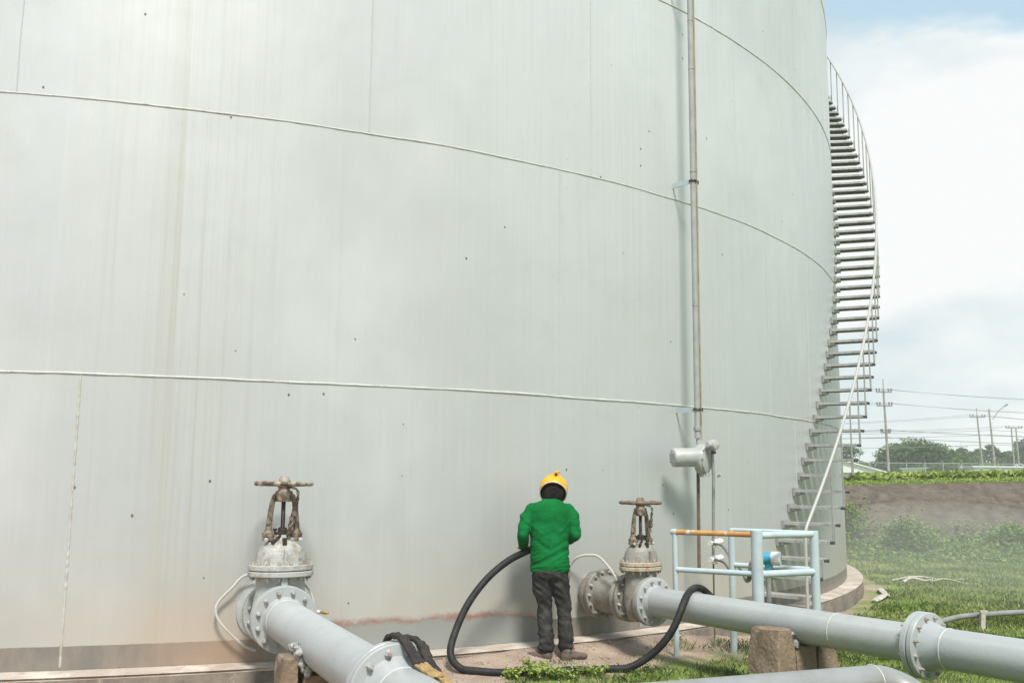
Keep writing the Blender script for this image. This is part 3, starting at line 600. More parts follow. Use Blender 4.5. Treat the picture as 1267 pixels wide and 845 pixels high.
def solid(name, parts, vox, mt, parent, smooth_it=2, fold=None):
    """parts: tubes/ellipsoids fused by a voxel remesh into one continuous surface"""
    mb = MB()
    for p in parts:
        if p[0] == 't': 
            P_ = [Vector(q) for q in p[1]]; R2 = list(p[2]); 
            mb.tube(P_, R2, 20); mb.lathe(P_[0], (0, 0, 1), [(-R2[0] * math.cos(a), R2[0] * math.sin(a)) for a in [PI * i / 10 for i in range(11)]], 16); mb.lathe(P_[-1], (0, 0, 1), [(-R2[-1] * math.cos(a), R2[-1] * math.sin(a)) for a in [PI * i / 10 for i in range(11)]], 16)
        elif p[0] == 'e':
            c, r, rot = p[1], p[2], (p[3] if len(p) > 3 else None); n = 20; vs = []; fs = []
            for i in range(13):
                a = PI * i / 12
                for j in range(n):
                    b = 2 * PI * j / n; q = Vector((r[0] * math.sin(a) * math.cos(b), r[1] * math.sin(a) * math.sin(b), r[2] * math.cos(a)))
                    if rot: q = rot @ q
                    vs.append(Vector(c) + q)
            for i in range(12):
                for j in range(n): fs.append((i * n + j, (i + 1) * n + j, (i + 1) * n + (j + 1) % n, i * n + (j + 1) % n))
            mb.add(vs, fs)
        elif p[0] == 's':      # stacked ellipses [(x, y, z, rx, ry)]
            n = 32; o = len(mb.v); k = len(p[1])
            for (x, y, z, rx, ry) in p[1]:
                for j in range(n): b = 2 * PI * j / n; cs, sn = math.cos(b), math.sin(b); mb.v.append((x + rx * math.copysign(abs(cs) ** .85, cs), y + ry * math.copysign(abs(sn) ** .85, sn), z))
            for i in range(k - 1):
                for j in range(n): mb.f.append((o + i * n + j, o + i * n + (j + 1) % n, o + (i + 1) * n + (j + 1) % n, o + (i + 1) * n + j)); mb.mi.append(0)
            mb.f.append(tuple(o + j for j in range(n))[::-1]); mb.f.append(tuple(o + (k - 1) * n + j for j in range(n))); mb.mi += [0, 0]
    me = bpy.data.meshes.new('tmp'); me.from_pydata([tuple(v) for v in mb.v], [], mb.f)
    o = bpy.data.objects.new('tmp', me); SC.collection.objects.link(o)
    m = o.modifiers.new('r', 'REMESH'); m.mode = 'VOXEL'; m.voxel_size = vox
    m = o.modifiers.new('s', 'SMOOTH'); m.factor = .5; m.iterations = smooth_it
    dg = bpy.context.evaluated_depsgraph_get(); me2 = bpy.data.meshes.new_from_object(o.evaluated_get(dg)); bpy.data.objects.remove(o); me2.name = name
    me2.materials.clear(); me2.materials.append(mt)
    if fold:
        nr = [v.normal.copy() for v in me2.vertices]
        for v, nn in zip(me2.vertices, nr): v.co += nn * fold(v.co)
    me2.polygons.foreach_set('use_smooth', [True] * len(me2.polygons)); me2.update()
    ob = bpy.data.objects.new(name, me2); SC.collection.objects.link(ob); ob.parent = parent
    return ob
# ------------------------------------------------------------------ concrete supports
def rough_box(mb, corners_b, corners_t, seed, n=9, amp=.012):
    """block between two quads, with chipped uneven faces"""
    b = [Vector(c) for c in corners_b]; t = [Vector(c) for c in corners_t]
    def pt(u, v, w):
        lo = (b[0] * (1 - u) + b[1] * u) * (1 - v) + (b[3] * (1 - u) + b[2] * u) * v; hi = (t[0] * (1 - u) + t[1] * u) * (1 - v) + (t[3] * (1 - u) + t[2] * u) * v
        p = lo * (1 - w) + hi * w; q = p * 9 + Vector((seed, 0, 0)); e = sum(1 for s in (u, v, w) if s in (0, 1))
        d = Vector((noise.noise(q), noise.noise(q + Vector((9, 0, 0))), noise.noise(q + Vector((0, 9, 0))))) * amp
        c = (b[0] + b[1] + b[2] + b[3] + t[0] + t[1] + t[2] + t[3]) / 8
        if e >= 2: d += (c - p).normalized() * (.005 + .012 * abs(noise.noise(p * 14 + Vector((seed, 3, 0)))))
        return p + d
    R = range(n + 1); key = {}; 
    def idx(i, j, k):
        if (i, j, k) not in key: key[(i, j, k)] = len(mb.v); mb.v.append(tuple(pt(i / n, j / n, k / n)))
        return key[(i, j, k)]
    for i in range(n):
        for j in range(n):
            for f in ((idx(i, j, 0), idx(i, j + 1, 0), idx(i + 1, j + 1, 0), idx(i + 1, j, 0)), (idx(i, j, n), idx(i + 1, j, n), idx(i + 1, j + 1, n), idx(i, j + 1, n)),
                      (idx(i, 0, j), idx(i + 1, 0, j), idx(i + 1, 0, j + 1), idx(i, 0, j + 1)), (idx(i, n, j), idx(i, n, j + 1), idx(i + 1, n, j + 1), idx(i + 1, n, j)),
                      (idx(0, i, j), idx(0, i, j + 1), idx(0, i + 1, j + 1), idx(0, i + 1, j)), (idx(n, i, j), idx(n, i + 1, j), idx(n, i + 1, j + 1), idx(n, i, j + 1))):
                mb.f.append(f); mb.mi.append(0)
def block(name, label, c, D, zb, zt, rad, z_ax, wb, wt, db, dt, seed, mortar):
    """saddle block: two horns either side of the pipe on a common foot"""
    S = Vector((D.y, -D.x, 0)) * -1; S = Vector((-D.y, D.x, 0))
    if S.y > 0: S = -S       # S points towards the camera side
    root = thing(name, label, 'pipe support', (c.x, c.y, zb))
    def P(s, d, z): q = c + S * s + D * d; return (q.x, q.y, z)
    i0 = rad * .75
    mb = MB(); rough_box(mb, [P(-i0 - .02, -db + .012, zb), P(i0 + .02, -db + .012, zb), P(i0 + .02, db - .012, zb), P(-i0 - .02, db - .012, zb)], [P(-i0 - .02, -dt, z_ax - rad - .012), P(i0 + .02, -dt, z_ax - rad - .012), P(i0 + .02, dt, z_ax - rad - .012), P(-i0 - .02, dt, z_ax - rad - .012)], seed)
    obj('block_foot', mb, m_conc, root, angle=35)
    for sg in (1, -1):
        mb = MB(); q_ = [P(sg * i0, -db, zb), P(sg * wb, -db, zb), P(sg * wb, db, zb), P(sg * i0, db, zb)]; t4 = [P(sg * (rad + .014), -dt, zt), P(sg * wt, -dt, zt - .012), P(sg * wt, dt, zt), P(sg * (rad + .014), dt, zt)]
        rough_box(mb, q_, t4, seed + sg, n=14); obj('block_horn', mb, m_conc, root, angle=35)
    parts = []; rl = Vector(root.location); r3 = random.Random(seed)
    for i in range(60 if mortar else 26):
        sg = 1 if (mortar or r3.random() < .6) else -1; a = r3.uniform(.5, 1.55 if mortar else 1.2); s_ = sg * math.sin(a) * (rad + r3.uniform(.006, .02)); z = z_ax - math.cos(a) * (rad + .012) + r3.uniform(-.02, .01); d = r3.uniform(-dt - .015, dt + .02)
        parts.append(('e', tuple(Vector(P(s_, d, z)) - rl), (r3.uniform(.015, .04), r3.uniform(.015, .04), r3.uniform(.015, .045))))
    solid('mortar_packing', parts, .006, m_mortar, root, 1, lambda p: .007 * noise.noise(p * 38) + .004 * noise.noise(p * 90))
    return root
block('concrete_support', 'rough brown concrete saddle block under the right pipe, beside the grass', R_(2.80), RD, -.42, .42, .137, .428, .43, .315, .21, .135, 3, False)
block('concrete_support', 'brown concrete block with grey mortar under the left pipe at the frame bottom', L_(1.93), LD, -.42, .375, .162, .429, .34, .275, .15, .11, 8, True)
# ------------------------------------------------------------------ guard railing and its instrument
rail = thing('guard_railing', 'pale blue pipe railing with one rusty orange top bar around the instrument', 'railing', (2.3, 9.6, -.3))
PA, PB, PC, PD = Vector((1.60, 9.60, 0)), Vector((2.295, 9.20, 0)), Vector((2.935, 9.54, 0)), Vector((2.24, 10.0, 0))
UP = Vector((0, 0, 1))
for p, r, top in ((PA, .026, 1.055), (PB, .054, 1.105), (PC, .042, 1.085), (PD, .034, 1.075)):
    mb = MB(); mb.cyl(p + UP * -.5, p + UP * top, r, n=24, ch=.004); obj('post', mb, m_rail, rail)
mb = MB(); mb.tube([PA + UP * 1.06 + (PA - PB).normalized() * .03, PB + UP * 1.062], .0255, 18); obj('rusty_top_bar', mb, m_rustrail, rail)
mb = MB(); mb.lathe(PA + UP * 1.06, (PA - PB), [(-.02, .031), (.03, .031), (.045, .02), (.047, 0)], 16); obj('end_cap', mb, m_rail, rail)
for a, b, z, r in ((PB, PC, 1.055, .032), (PD, PC, 1.065, .022), (PA, PB, .705, .026), (PB, PC, .70, .034), (PD, PC, .72, .026)):
    mb = MB(); mb.tube([a + UP * z, b + UP * z], r, 18); obj('bar', mb, m_rail, rail)
tr = thing('pressure_transmitter', 'small white and blue round instrument housing behind the railing post', 'instrument', (2.50, 9.62, -.2))
ta = Vector((.93, -.36, .03)).normalized(); tcn = Vector((2.50, 9.60, .815))
mb = MB(); mb.lathe(tcn, ta, [(-.115, .045), (-.11, .062), (-.06, .064), (-.055, .056), (.03, .056), (.035, .066), (.115, .068), (.12, .060), (.122, 0)], 28); hb = obj('housing', mb, m_white, tr)
mb = MB(); mb.lathe(tcn, ta, [(-.045, .059), (-.02, .0605), (.02, .0605), (.028, .059)], 28); mb.tube([tcn - UP * .04, tcn - UP * .085 + ta * .01, tcn - UP * .11], [.04, .038, .046], 14); obj('blue_band', mb, m_blue, hb)
mb = MB(); mb.lathe(tcn - ta * .114, -ta, [(0, .035), (.004, .035), (.005, 0)], 18); obj('display_window', mb, m_glass, hb)
mb = MB(); mb.cyl(tcn - UP * .10, tcn - UP * .13, .035, n=14); mb.cyl(tcn - UP * .12, (2.50, 9.60, -.45), .024, n=12); obj('stand_pipe', mb, m_galv, tr)
mb = MB(); mb.box(tcn + ta * .124, (.006, .07, .006), Matrix.Rotation(-.37, 3, 'Z') @ Matrix.Rotation(.7, 3, 'X')); obj('cover_slot', mb, m_galv, hb)
for k, (a, b) in enumerate((((2.20, 10.70, .885), (2.37, 9.63, .80)), ((2.21, 10.70, .715), (2.40, 9.60, .78)))):
    z = .0 if k == 0 else -.02
    pts = spline([a, (a[0] + .07, a[1] - .12, a[2] - .02), (2.30, 10.3, a[2] - .13 + k * .04), (2.33, 9.98, .66 + z), (2.33, 9.80, .60 + z), (2.32 + k * .02, 9.66, .64 + z), (2.33 + k * .03, 9.62, .76), b, (b[0] + .06, b[1], b[2] + .0)], 8)
    mb = MB(); mb.tube(pts, .013, 8); one('flexible_conduit', mb, m_flex, ('upper grey flexible conduit looping from the gauge fittings to the instrument', 'lower grey flexible conduit looping from the gauge fittings to the instrument')[k], 'conduit', (2.3, 10, .5))
# ------------------------------------------------------------------ thin white tube loops
m_tubew = mat('white_tube', (.47, .47, .44), .5, (.46, .38, .30), 6, thr=(.52, .7))
mb = MB(); mb.tube(spline([(-2.0, 8.45, .80), (-2.255, 8.45, .724), (-2.351, 8.42, .626), (-2.443, 8.4, .527), (-2.468, 8.38, .457), (-2.443, 8.38, .372), (-2.362, 8.4, .271), (-2.249, 8.45, .159), (-2.15, 8.5, .10)], 6), .0115, 8)
one('bypass_tube', mb, m_tubew, 'thin white tube bent out to the left of the left gate valve', 'tube', (-2.3, 8.4, .4))
mb = MB(); mb.tube(spline([(-1.78, 8.3, .72), (-1.719, 8.3, .677), (-1.663, 8.3, .612), (-1.633, 8.3, .527), (-1.63, 8.3, .461)], 6), .009, 8)
tb = thing('drain_cock', 'small white tube with brass lever cock to the right of the left gate valve', 'tap', (-1.63, 8.3, .45)); obj('tube', mb, m_tubew, tb)
mb = MB(); mb.lathe((-1.66, 8.3, .455), (1, -.1, -.05), [(0, .016), (.02, .026), (.04, .026), (.05, .014), (.09, .012)], 10); mb.cyl((-1.63, 8.3, .455), (-1.63, 8.3, .50), .014, n=8); mb.cyl((-1.75, 8.3, .455), (-1.66, 8.3, .455), .012, n=8); obj('cock', mb, m_white, tb)
mb = MB(); mb.tube([(-1.57, 8.28, .452), (-1.53, 8.27, .448), (-1.50, 8.27, .448)], [.009, .014, .011], 8); obj('lever', mb, mat('brass', (.35, .22, .07), .4, metal=.5), tb)
mb = MB(); mb.tube(spline([(.60, 10.02, .56), (.595, 9.96, .66), (.62, 9.94, .73), (.665, 9.9, .782), (.724, 9.88, .808), (.79, 9.86, .814), (.85, 9.84, .812), (.905, 9.8, .78), (.95, 9.7, .73), (1.0, 9.58, .66), (1.03, 9.54, .60)], 6), .0125, 8)
one('bypass_tube', mb, m_tubew, 'thin white tube arching above the dusty pipe piece beside the worker', 'tube', (.8, 9.8, .6))
# ------------------------------------------------------------------ blasting hose
hose_pts = spline([(.50, 9.66, .93), (.42, 9.58, .95), (.28, 9.46, .93), (.127, 9.3, .872), (-.009, 9.17, .815), (-.205, 9.02, .667), (-.38, 8.9, .443), (-.479, 8.8, .219), (-.512, 8.68, .080), (-.475, 8.62, -.005), (-.385, 8.56, -.055), (-.26, 8.52, -.09), (-.068, 8.50, -.112), (.206, 8.53, -.112), (.484, 8.58, -.108), (.769, 8.68, -.10), (1.044, 8.72, -.055),
                   (1.258, 8.72, .075), (1.413, 8.71, .255), (1.50, 8.74, .43), (1.575, 8.85, .548), (1.68, 9.02, .597), (1.80, 9.17, .555), (1.90, 9.10, .45), (2.05, 8.66, .40), (2.28, 8.34, .27), (2.42, 8.26, .05), (2.50, 8.22, -.10), (2.56, 8.20, -.16)], 8)
for _ in range(6):
    hose_pts = [hose_pts[0]] + [(a + b * 2 + c) / 4 for a, b, c in zip(hose_pts[:-2], hose_pts[1:-1], hose_pts[2:])] + [hose_pts[-1]]
hose_pts = [Vector((p.x, p.y, max(p.z, gz(p.x, p.y) + .028))) for p in hose_pts]
for _ in range(3): hose_pts = [hose_pts[0]] + [(a + b * 2 + c) / 4 for a, b, c in zip(hose_pts[:-2], hose_pts[1:-1], hose_pts[2:])] + [hose_pts[-1]]
mb = MB(); mb.tube(hose_pts, .0325, 16); one('blasting_hose', mb, m_hose, 'thick black rubber hose looping from the worker along the ground and over the right pipe', 'hose', (.2, 8.6, -.1))
# ------------------------------------------------------------------ worker
m_skin = mat('brown_skin', (.22, .115, .07), .55, (.26, .14, .09), 20)
m_shirt = mat('green_jersey', (.002, .105, .022), .9, (.004, .15, .036), 5, bump=.25, bscale=200, spec=.12)
m_jeans = mat('faded_black_jeans', (.016, .016, .016), .92, (.062, .060, .056), 5, bump=.35, bscale=120, thr=(.30, .80), spec=.1, extra=[((.15, .14, .125), 7, .50, .95)])
m_shoe = mat('dusty_shoes', (.085, .065, .055), .85, (.15, .11, .09), 18, bump=.3)
m_helm = mat('yellow_shell', (.74, .37, .010), .32, (.62, .30, .012), 12)
m_hood = mat('dark_hood', (.009, .008, .008), .9, (.025, .02, .018), 16, bump=.5, spec=.15)
m_rimm = mat('silver_rim', (.55, .54, .50), .4)
m_glove = mat('dark_gloves', (.035, .03, .028), .8, (.07, .06, .05), 14)
wk = thing('person', 'worker seen from behind in green jersey, dark jeans and yellow hood helmet holding a hose', 'person', (.44, 9.2, -.085), 0)
def ell(r, k=10): return
hL = Vector((-.27, .20, .985)); hR = Vector((.0, .42, 1.04))
def hand(c, d, side):
    """fist closed round the hose: palm, four curled fingers of unequal length, thumb. d = hose direction"""
    o = []; d = d.normalized(); out_ = side; up = d.cross(out_).normalized(); r = .052
    o.append(('e', tuple(c + out_ * .045), (.024, .045, .05)))
    for i, ln in enumerate((1.0, 1.12, 1.05, .85)):
        b = c + d * (-.036 + .024 * i); pts = []
        for q in range(6):
            a = -.6 + ln * 2.9 * q / 5; pts.append(b + out_ * math.cos(a) * r + up * math.sin(a) * r)
        o.append(('t', pts, [.0105, .0105, .010, .0095, .009, .008]))
    pts = [c + out_ * .045 - d * .03, c + out_ * .04 - up * .04 - d * .045, c - up * .054 - d * .035 + out_ * .01, c - up * .052 - d * .01 - out_ * .018]; o.append(('t', pts, [.014, .0135, .012, .010]))
    return o
dL = Vector((.7, .45, .06)).normalized(); armL = [(-.30, -.0, 1.13), (-.315, .06, 1.08), tuple(hL + Vector((-.02, -.05, .015)))]
body = []
body += [('s', [(-.065, .02, .83, .14, .10), (-.065, .02, .95, .145, .10), (-.07, .03, 1.1, .15, .105), (-.07, .05, 1.28, .165, .11), (-.07, .07, 1.38, .15, .09), (-.06, .09, 1.44, .07, .06)])]
body += [('t', [(-.06, .10, 1.36), (-.045, .135, 1.44), (-.035, .165, 1.49)], [.058, .052, .055]), ('e', (-.03, .20, 1.545), (.074, .092, .108), Matrix.Rotation(-.55, 3, 'X'))]
body += [('e', (-.03, .295, 1.505), (.014, .022, .022)), ('e', (-.03, .282, 1.465), (.026, .012, .008)), ('e', (-.03, .272, 1.44), (.03, .022, .022)), ('e', (-.106, .195, 1.54), (.012, .02, .03)), ('e', (.046, .195, 1.54), (.012, .02, .03)), ('e', (-.058, .285, 1.54), (.014, .008, .009)), ('e', (-.002, .285, 1.54), (.014, .008, .009))]
body += [('t', [(-.245, .06, 1.36), (-.285, .02, 1.24), (-.305, .0, 1.13)], [.052, .046, .04]), ('t', [(-.305, .0, 1.13), (-.30, .09, 1.06), tuple(hL + Vector((-.03, -.045, .02)))], [.042, .036, .028])]
body += [('t', [(.105, .06, 1.36), (.14, .03, 1.24), (.16, .02, 1.13)], [.052, .046, .04]), ('t', [(.16, .02, 1.13), (.13, .2, 1.07), tuple(hR + Vector((.055, -.05, .01)))], [.042, .036, .028])]
body += hand(hL, dL, Vector((-.55, -.35, .25)).normalized()) + hand(hR, Vector((.75, .5, -.1)), Vector((.55, -.3, .2)).normalized())
body += [('t', [(-.155, .02, .86), (-.13, .05, .46), (-.115, .03, .08)], [.07, .045, .034]), ('t', [(.01, .02, .86), (.07, .05, .46), (.08, .03, .08)], [.07, .045, .034]), ('e', (-.12, .09, .05), (.035, .10, .035), Matrix.Rotation(.55, 3, 'Z')), ('e', (.10, .09, .05), (.035, .10, .035), Matrix.Rotation(-.7, 3, 'Z'))]
solid('body', body, .0075, m_skin, wk, 2)
nv = lambda a, b, c: noise.noise(Vector((a, b, c)))
def shirt_fold(p):
    w_ = nv(p.x * 5, p.y * 5, p.z * 3 + 4) * .008
    d = abs(p.x + .07); k = sst(1.12, .82, p.z)
    w_ += (.011 * k + .004) * (1 - abs(2 * abs(nv(p.x * 4 + p.z * 5, p.y * 4, p.z * 13 - p.x * 6)) - .35) * 2) * .8
    if d > .17 and p.z < 1.22: w_ += .004 * (nv(p.x * 5, p.y * 9, p.z * 26))
    w_ += .006 * nv(p.x * 13 + p.z * 8, p.y * 6, p.z * 11)
    w_ -= .009 * max(0, 1 - abs(p.z - 1.0 - .55 * abs(p.x + .07) - .02 * nv(p.x * 6, 2, 1)) / .035) * sst(.19, .05, d)
    w_ += .006 * max(0, 1 - abs(p.z - 1.16 - .9 * (d - .1) - .03 * nv(p.x * 5, 7, 1)) / .03) * sst(.03, .12, d)
    return w_
shirt = [('s', [(-.068, .02, .80, .176, .125), (-.068, .02, .84, .182, .13), (-.068, .022, .95, .178, .126), (-.07, .03, 1.08, .178, .124), (-.072, .045, 1.2, .188, .13), (-.073, .055, 1.3, .205, .132), (-.074, .065, 1.36, .205, .125), (-.072, .08, 1.405, .17, .11), (-.066, .095, 1.435, .11, .085), (-.06, .105, 1.455, .07, .07)])]
for sx, ex, wr in ((-1, (-.322, -.01, 1.135), tuple(hL + Vector((-.05, -.085, .04)))), (1, (.160, .0, 1.135), tuple(hR + Vector((.085, -.10, .02))))):
    s0 = (-.072 + sx * .165, .06, 1.355)
    shirt += [('t', [s0, (-.072 + sx * .205, .045, 1.30), ((s0[0] + ex[0]) / 2 + sx * .022, .02, 1.235), ex], [.068, .070, .064, .056]), ('t', [ex, tuple((Vector(ex) * .5 + Vector(wr) * .5) + Vector((0, 0, -.015))), wr], [.056, .049, .038])]
sh_ = solid('shirt', shirt, .0075, m_shirt, wk, 4, shirt_fold)
m_rib = mat('green_ribbing', (.003, .085, .022), .9, (.004, .11, .03), 60)
mb = MB(); mb.tube([(-.058 + .074 * math.cos(a), .104 + .072 * math.sin(a), 1.450 + .012 * math.sin(a)) for a in [2 * PI * i / 32 for i in range(33)]], .010, 8, cap=False); obj('collar', mb, m_rib, sh_, local=True)
def jean_fold(p):
    k = .5 + 1.0 * sst(.5, .08, p.z); w_ = .011 * k * (nv(p.x * 7 + p.z * 3, p.y * 7, p.z * 21)) + .008 * nv(p.x * 5, p.y * 5, p.z * 7 + 3)
    w_ += .007 * (1 - 3 * abs(nv(p.x * 6 + 8, p.y * 6, p.z * 15 + p.x * 10))) * (1 if p.z < .8 else .3)
    return w_
jeans = [('s', [(-.067, .02, .72, .10, .085), (-.067, .015, .75, .155, .118), (-.067, .01, .80, .163, .125), (-.067, .015, .86, .148, .105), (-.067, .02, .90, .135, .095)]),
         ('t', [(-.140, .012, .80), (-.145, .02, .68), (-.128, .035, .56), (-.115, .045, .44), (-.108, .02, .28), (-.102, .0, .17), (-.10, .01, .115)], [.098, .092, .078, .067, .067, .066, .071]),
         ('t', [(.008, .012, .80), (.022, .02, .68), (.05, .035, .56), (.068, .045, .44), (.072, .02, .28), (.078, .0, .17), (.08, .01, .12)], [.098, .092, .077, .066, .066, .064, .067])]
jn = solid('jeans', jeans, .0085, m_jeans, wk, 3, jean_fold)
for sx in (-1, 1):
    mb = MB(); c = Vector((-.067 + sx * .082, -.112, .80)); pts = [c + Vector((-.055, .012, .05)), c + Vector((.055, .012 if sx > 0 else .0, .05)), c + Vector((.055, .004, -.05)), c + Vector((0, .0, -.075)), c + Vector((-.055, .004, -.05)), c + Vector((-.055, .012, .05))]
for sx, rz, nm in ((-1, 1.2, 'l'), (1, -1.15, 'r')):
    c = Vector((-.105 if sx < 0 else .085, -.01, 0)); rot = Matrix.Rotation(rz, 3, 'Z'); f = lambda x, y, z: tuple(c + rot @ Vector((x, y, z)))
    sh = [('e', f(0, -.005, .05), (.043, .055, .05), rot), ('e', f(0, .09, .042), (.045, .09, .036), rot), ('e', f(0, .16, .036), (.044, .055, .03), rot), ('t', [f(0, -.03, .02), f(0, .06, .017), f(0, .17, .018)], [.028, .03, .028]), ('e', f(0, .0, .085), (.045, .05, .04), rot)]
    s_ = solid('shoe', sh, .006, m_shoe, wk, 2)
# hood helmet
hcx = Vector((-.03, .17, 1.548)); ha = Vector((.10, .80, .60)).normalized()
mb = MB(); pr = [(.155 * math.cos(a), .150 * math.sin(a) * .93) for a in [PI * .63 * i / 22 for i in range(23)]]
mb.lathe(hcx, ha, pr, 40, ref=(1, 0, 0), sx=.98, sy=1.03); mb.v = [tuple(v) for v in mb.v]
pr2 = [(q[0] - .004 if q[1] > .02 else q[0] - .006, max(0, q[1] - .006)) for q in pr]
mb.f = [f for f in mb.f if len(f) < 30]; mb.mi = [0] * len(mb.f); o2 = MB(); o2.lathe(hcx, ha, pr2, 40, ref=(1, 0, 0), sx=.98, sy=1.03); mb.add(o2.v, [f[::-1] for f in o2.f if len(f) < 30])
hm = obj('helmet', mb, m_helm, wk, local=True, angle=60)
le = pr[-1]; u_ = Vector((1, 0, 0)); u_ = (u_ - ha * u_.dot(ha)).normalized(); v_ = ha.cross(u_)
mb = MB(); mb.tube([hcx + ha * le[0] + u_ * le[1] * .985 * math.cos(a) + v_ * le[1] * 1.035 * math.sin(a) for a in [2 * PI * i / 48 for i in range(49)]], .0055, 8, cap=False); obj('helmet_rim', mb, m_rimm, hm, local=True)
kc = hcx + Vector((.02, -.055, .142)); mb = MB(); mb.lathe(kc, (.1, -.45, .75), [(-.01, .024), (.004, .024), (.012, .018), (.03, .016), (.034, .008)], 14); mb.cyl(kc + Vector((-.02, -.004, .0)), kc + Vector((.035, .01, .03)), .011, n=10); obj('air_fitting', mb, m_helm, hm, local=True)
mb = MB(); mb.lathe(kc + Vector((.0, -.014, .0)), (0, -1, .2), [(0, .012), (.01, .012), (.011, 0)], 12); obj('fitting_socket', mb, m_hood, hm, local=True)
mb = MB(); mb.lathe(hcx + Vector((0, -.002, .012)), (.1, -.70, -.72), [(-.06, .118), (-.03, .127), (.0, .129), (.045, .122), (.08, .108), (.11, .085), (.125, .06), (.135, 0)], 30); 
solid('hood', [('e', (-.03, .165, 1.535), (.108, .115, .105), Matrix.Rotation(-.5, 3, 'X')), ('s', [(-.055, .11, 1.38, .10, .075), (-.05, .12, 1.42, .085, .07), (-.04, .13, 1.455, .088, .08), (-.033, .145, 1.50, .105, .10), (-.03, .16, 1.55, .105, .11)])], .008, m_hood, wk, 3, lambda p: .006 * nv(p.x * 12, p.y * 12, p.z * 9))
# ------------------------------------------------------------------ gloves on the left pipe's flange
m_gl1 = mat('dark_glove_cloth', (.016, .012, .010), .75, (.034, .023, .018), 14, bump=.5, bscale=60); m_gl2 = mat('tan_glove_cloth', (.26, .165, .065), .85, (.45, .31, .14), 14, bump=.4)
def glove(label, pts, seed, tan):
    t_ = thing('work_glove', label, 'glove', tuple(Vector(pts[3]) - Vector((0, 0, .02))), group='work gloves on the pipe flange')
    sp_ = spline(pts, 5); k = len(sp_); c = int(k * .80); inv = Vector(t_.location)
    def strip(a, b, wd, th):
        o = []; P_ = sp_[a:b]
        for off in (-1, 0, 1):
            q_ = []
            for i, p in enumerate(P_):
                d = (sp_[min(a + i + 1, k - 1)] - sp_[max(a + i - 1, 0)]).normalized(); s = d.cross(UP).normalized(); w_ = wd(a + i) * (1 + .25 * nv(i * .4, seed, off)); q_.append(p - inv + s * off * w_ + UP * (th * .3 + .009 * nv(i * .5, off, seed + 2)))
            o.append(('t', q_, [th * (1 + .3 * nv(i * .6, seed + 5, off)) for i in range(len(q_))]))
        return o
    wd = lambda i: .010 + .014 * sst(.1, .9, i / k)
    solid('glove_hand', strip(0, c, wd, .013), .005, m_gl1, t_, 2, lambda p: .003 * nv(p.x * 40, p.y * 40, p.z * 40))
    solid('glove_cuff', strip(c - 1, k, lambda i: .026, .012), .005, m_gl2 if tan else m_gl1, t_, 2, lambda p: .003 * nv(p.x * 40, p.y * 40, p.z * 40))
def onpipe(t, a, r=.16, lift=.0):   # point on the left pipe's surface; a = angle from the top towards the right
    sd_ = Vector((-LD.y, LD.x, 0)); return tuple(L_(t) + (UP * math.cos(a) + sd_ * math.sin(a)) * (r + lift))
glove('dark work glove with tan cuff draped over the flange, nearer to the camera', [onpipe(3.44, -.20, .17, .01), onpipe(3.47, -.13, .22, .012), onpipe(3.52, -.04, .268, .014), onpipe(3.60, .08, .272, .014), onpipe(3.68, .20, .22, .02), onpipe(3.76, .33, .175, .02), onpipe(3.84, .46, .16, .02), onpipe(3.95, .62, .16, .016)], 1, True)
glove('dark work glove with tan cuff hanging down the far side of the flange', [onpipe(3.48, .22, .25, .012), onpipe(3.53, .28, .27, .014), onpipe(3.60, .40, .272, .014), onpipe(3.66, .52, .25, .016), onpipe(3.73, .66, .20, .02), onpipe(3.80, .80, .18, .02), onpipe(3.87, .95, .17, .02), onpipe(3.96, 1.1, .165, .02)], 5, True)
# ------------------------------------------------------------------ background beyond the pit
m_polec = mat('pole_concrete', (.30, .28, .25), .9, (.22, .20, .18), 2)
m_arm = mat('crossarm', (.20, .19, .175), .8)
def pole(label, x, y, top, arms, lean=0, lamp=False, twin=False):
    b = gz(x, y); t_ = thing('utility_pole', label, 'utility pole', (x, y, b), group='utility poles beyond the bank')
    for dx in ((-.45, .45) if twin else (0,)): mb = MB(); mb.cyl((x + dx, y, b - .5), (x + dx + lean, y, top), .20, .12, n=8); obj('pole', mb, m_polec, t_)
    if arms: mb = MB(); mb.cyl((x + lean, y, top - .2), (x + lean, y, top + (1.2 if not twin else .2)), .05, n=6); obj('lightning_rod', mb, m_arm, t_)
    for z, w_ in arms:
        xx = x + lean; mb = MB(); mb.box((xx, y - .15, z), (w_, .12, .16)); a_ = obj('crossarm', mb, m_arm, t_)
        for dx in (-.48, -.3, .3, .48): mb = MB(); mb.lathe((xx + dx * w_, y - .15, z + .08), UP, [(0, .05), (.15, .12), (.22, .08), (.30, .13), (.38, .06)], 8); obj('insulator', mb, m_arm, a_)
    if lamp:
        mb = MB(); mb.tube([(x + .0, y, top - 1.6), (x + 1.0, y, top - .3), (x + 2.0, y, top + .5)], .06, 6); obj('lamp_arm', mb, m_arm, t_); mb = MB(); mb.lathe((x + 1.9, y, top + .42), (1, 0, .6), [(0, .08), (.2, .14), (.6, .12), (.7, .03)], 8); obj('lamp_head', mb, m_arm, t_)
    return t_
pole('tall leaning concrete pole with two crossarms standing nearest to the tank staircase', 46.4, 120, 13.0, [(12.6, 1.9), (10.9, 1.9), (7.6, 1.2)], -.25)
pole('thin concrete pole with one crossarm between the dome tree and the lamp pole', 79.8, 165, 13.0, [(12.6, 2.6)], -.6)
pole('concrete pole carrying a slanted street lamp arm', 74.4, 150, 12.9, [], -.5, lamp=True)
pole('twin concrete pole with a wide crossarm at the right edge of the photo', 98.4, 190, 12.3, [(12.2, 3.2)], -.2, twin=True)
pole('tiny far away pole seen over the trees beside the dome tree', 152.4, 330, 14.0, [(13.6, 4.4)], 0)
m_wire = mat('cable', (.16, .16, .16), .7)
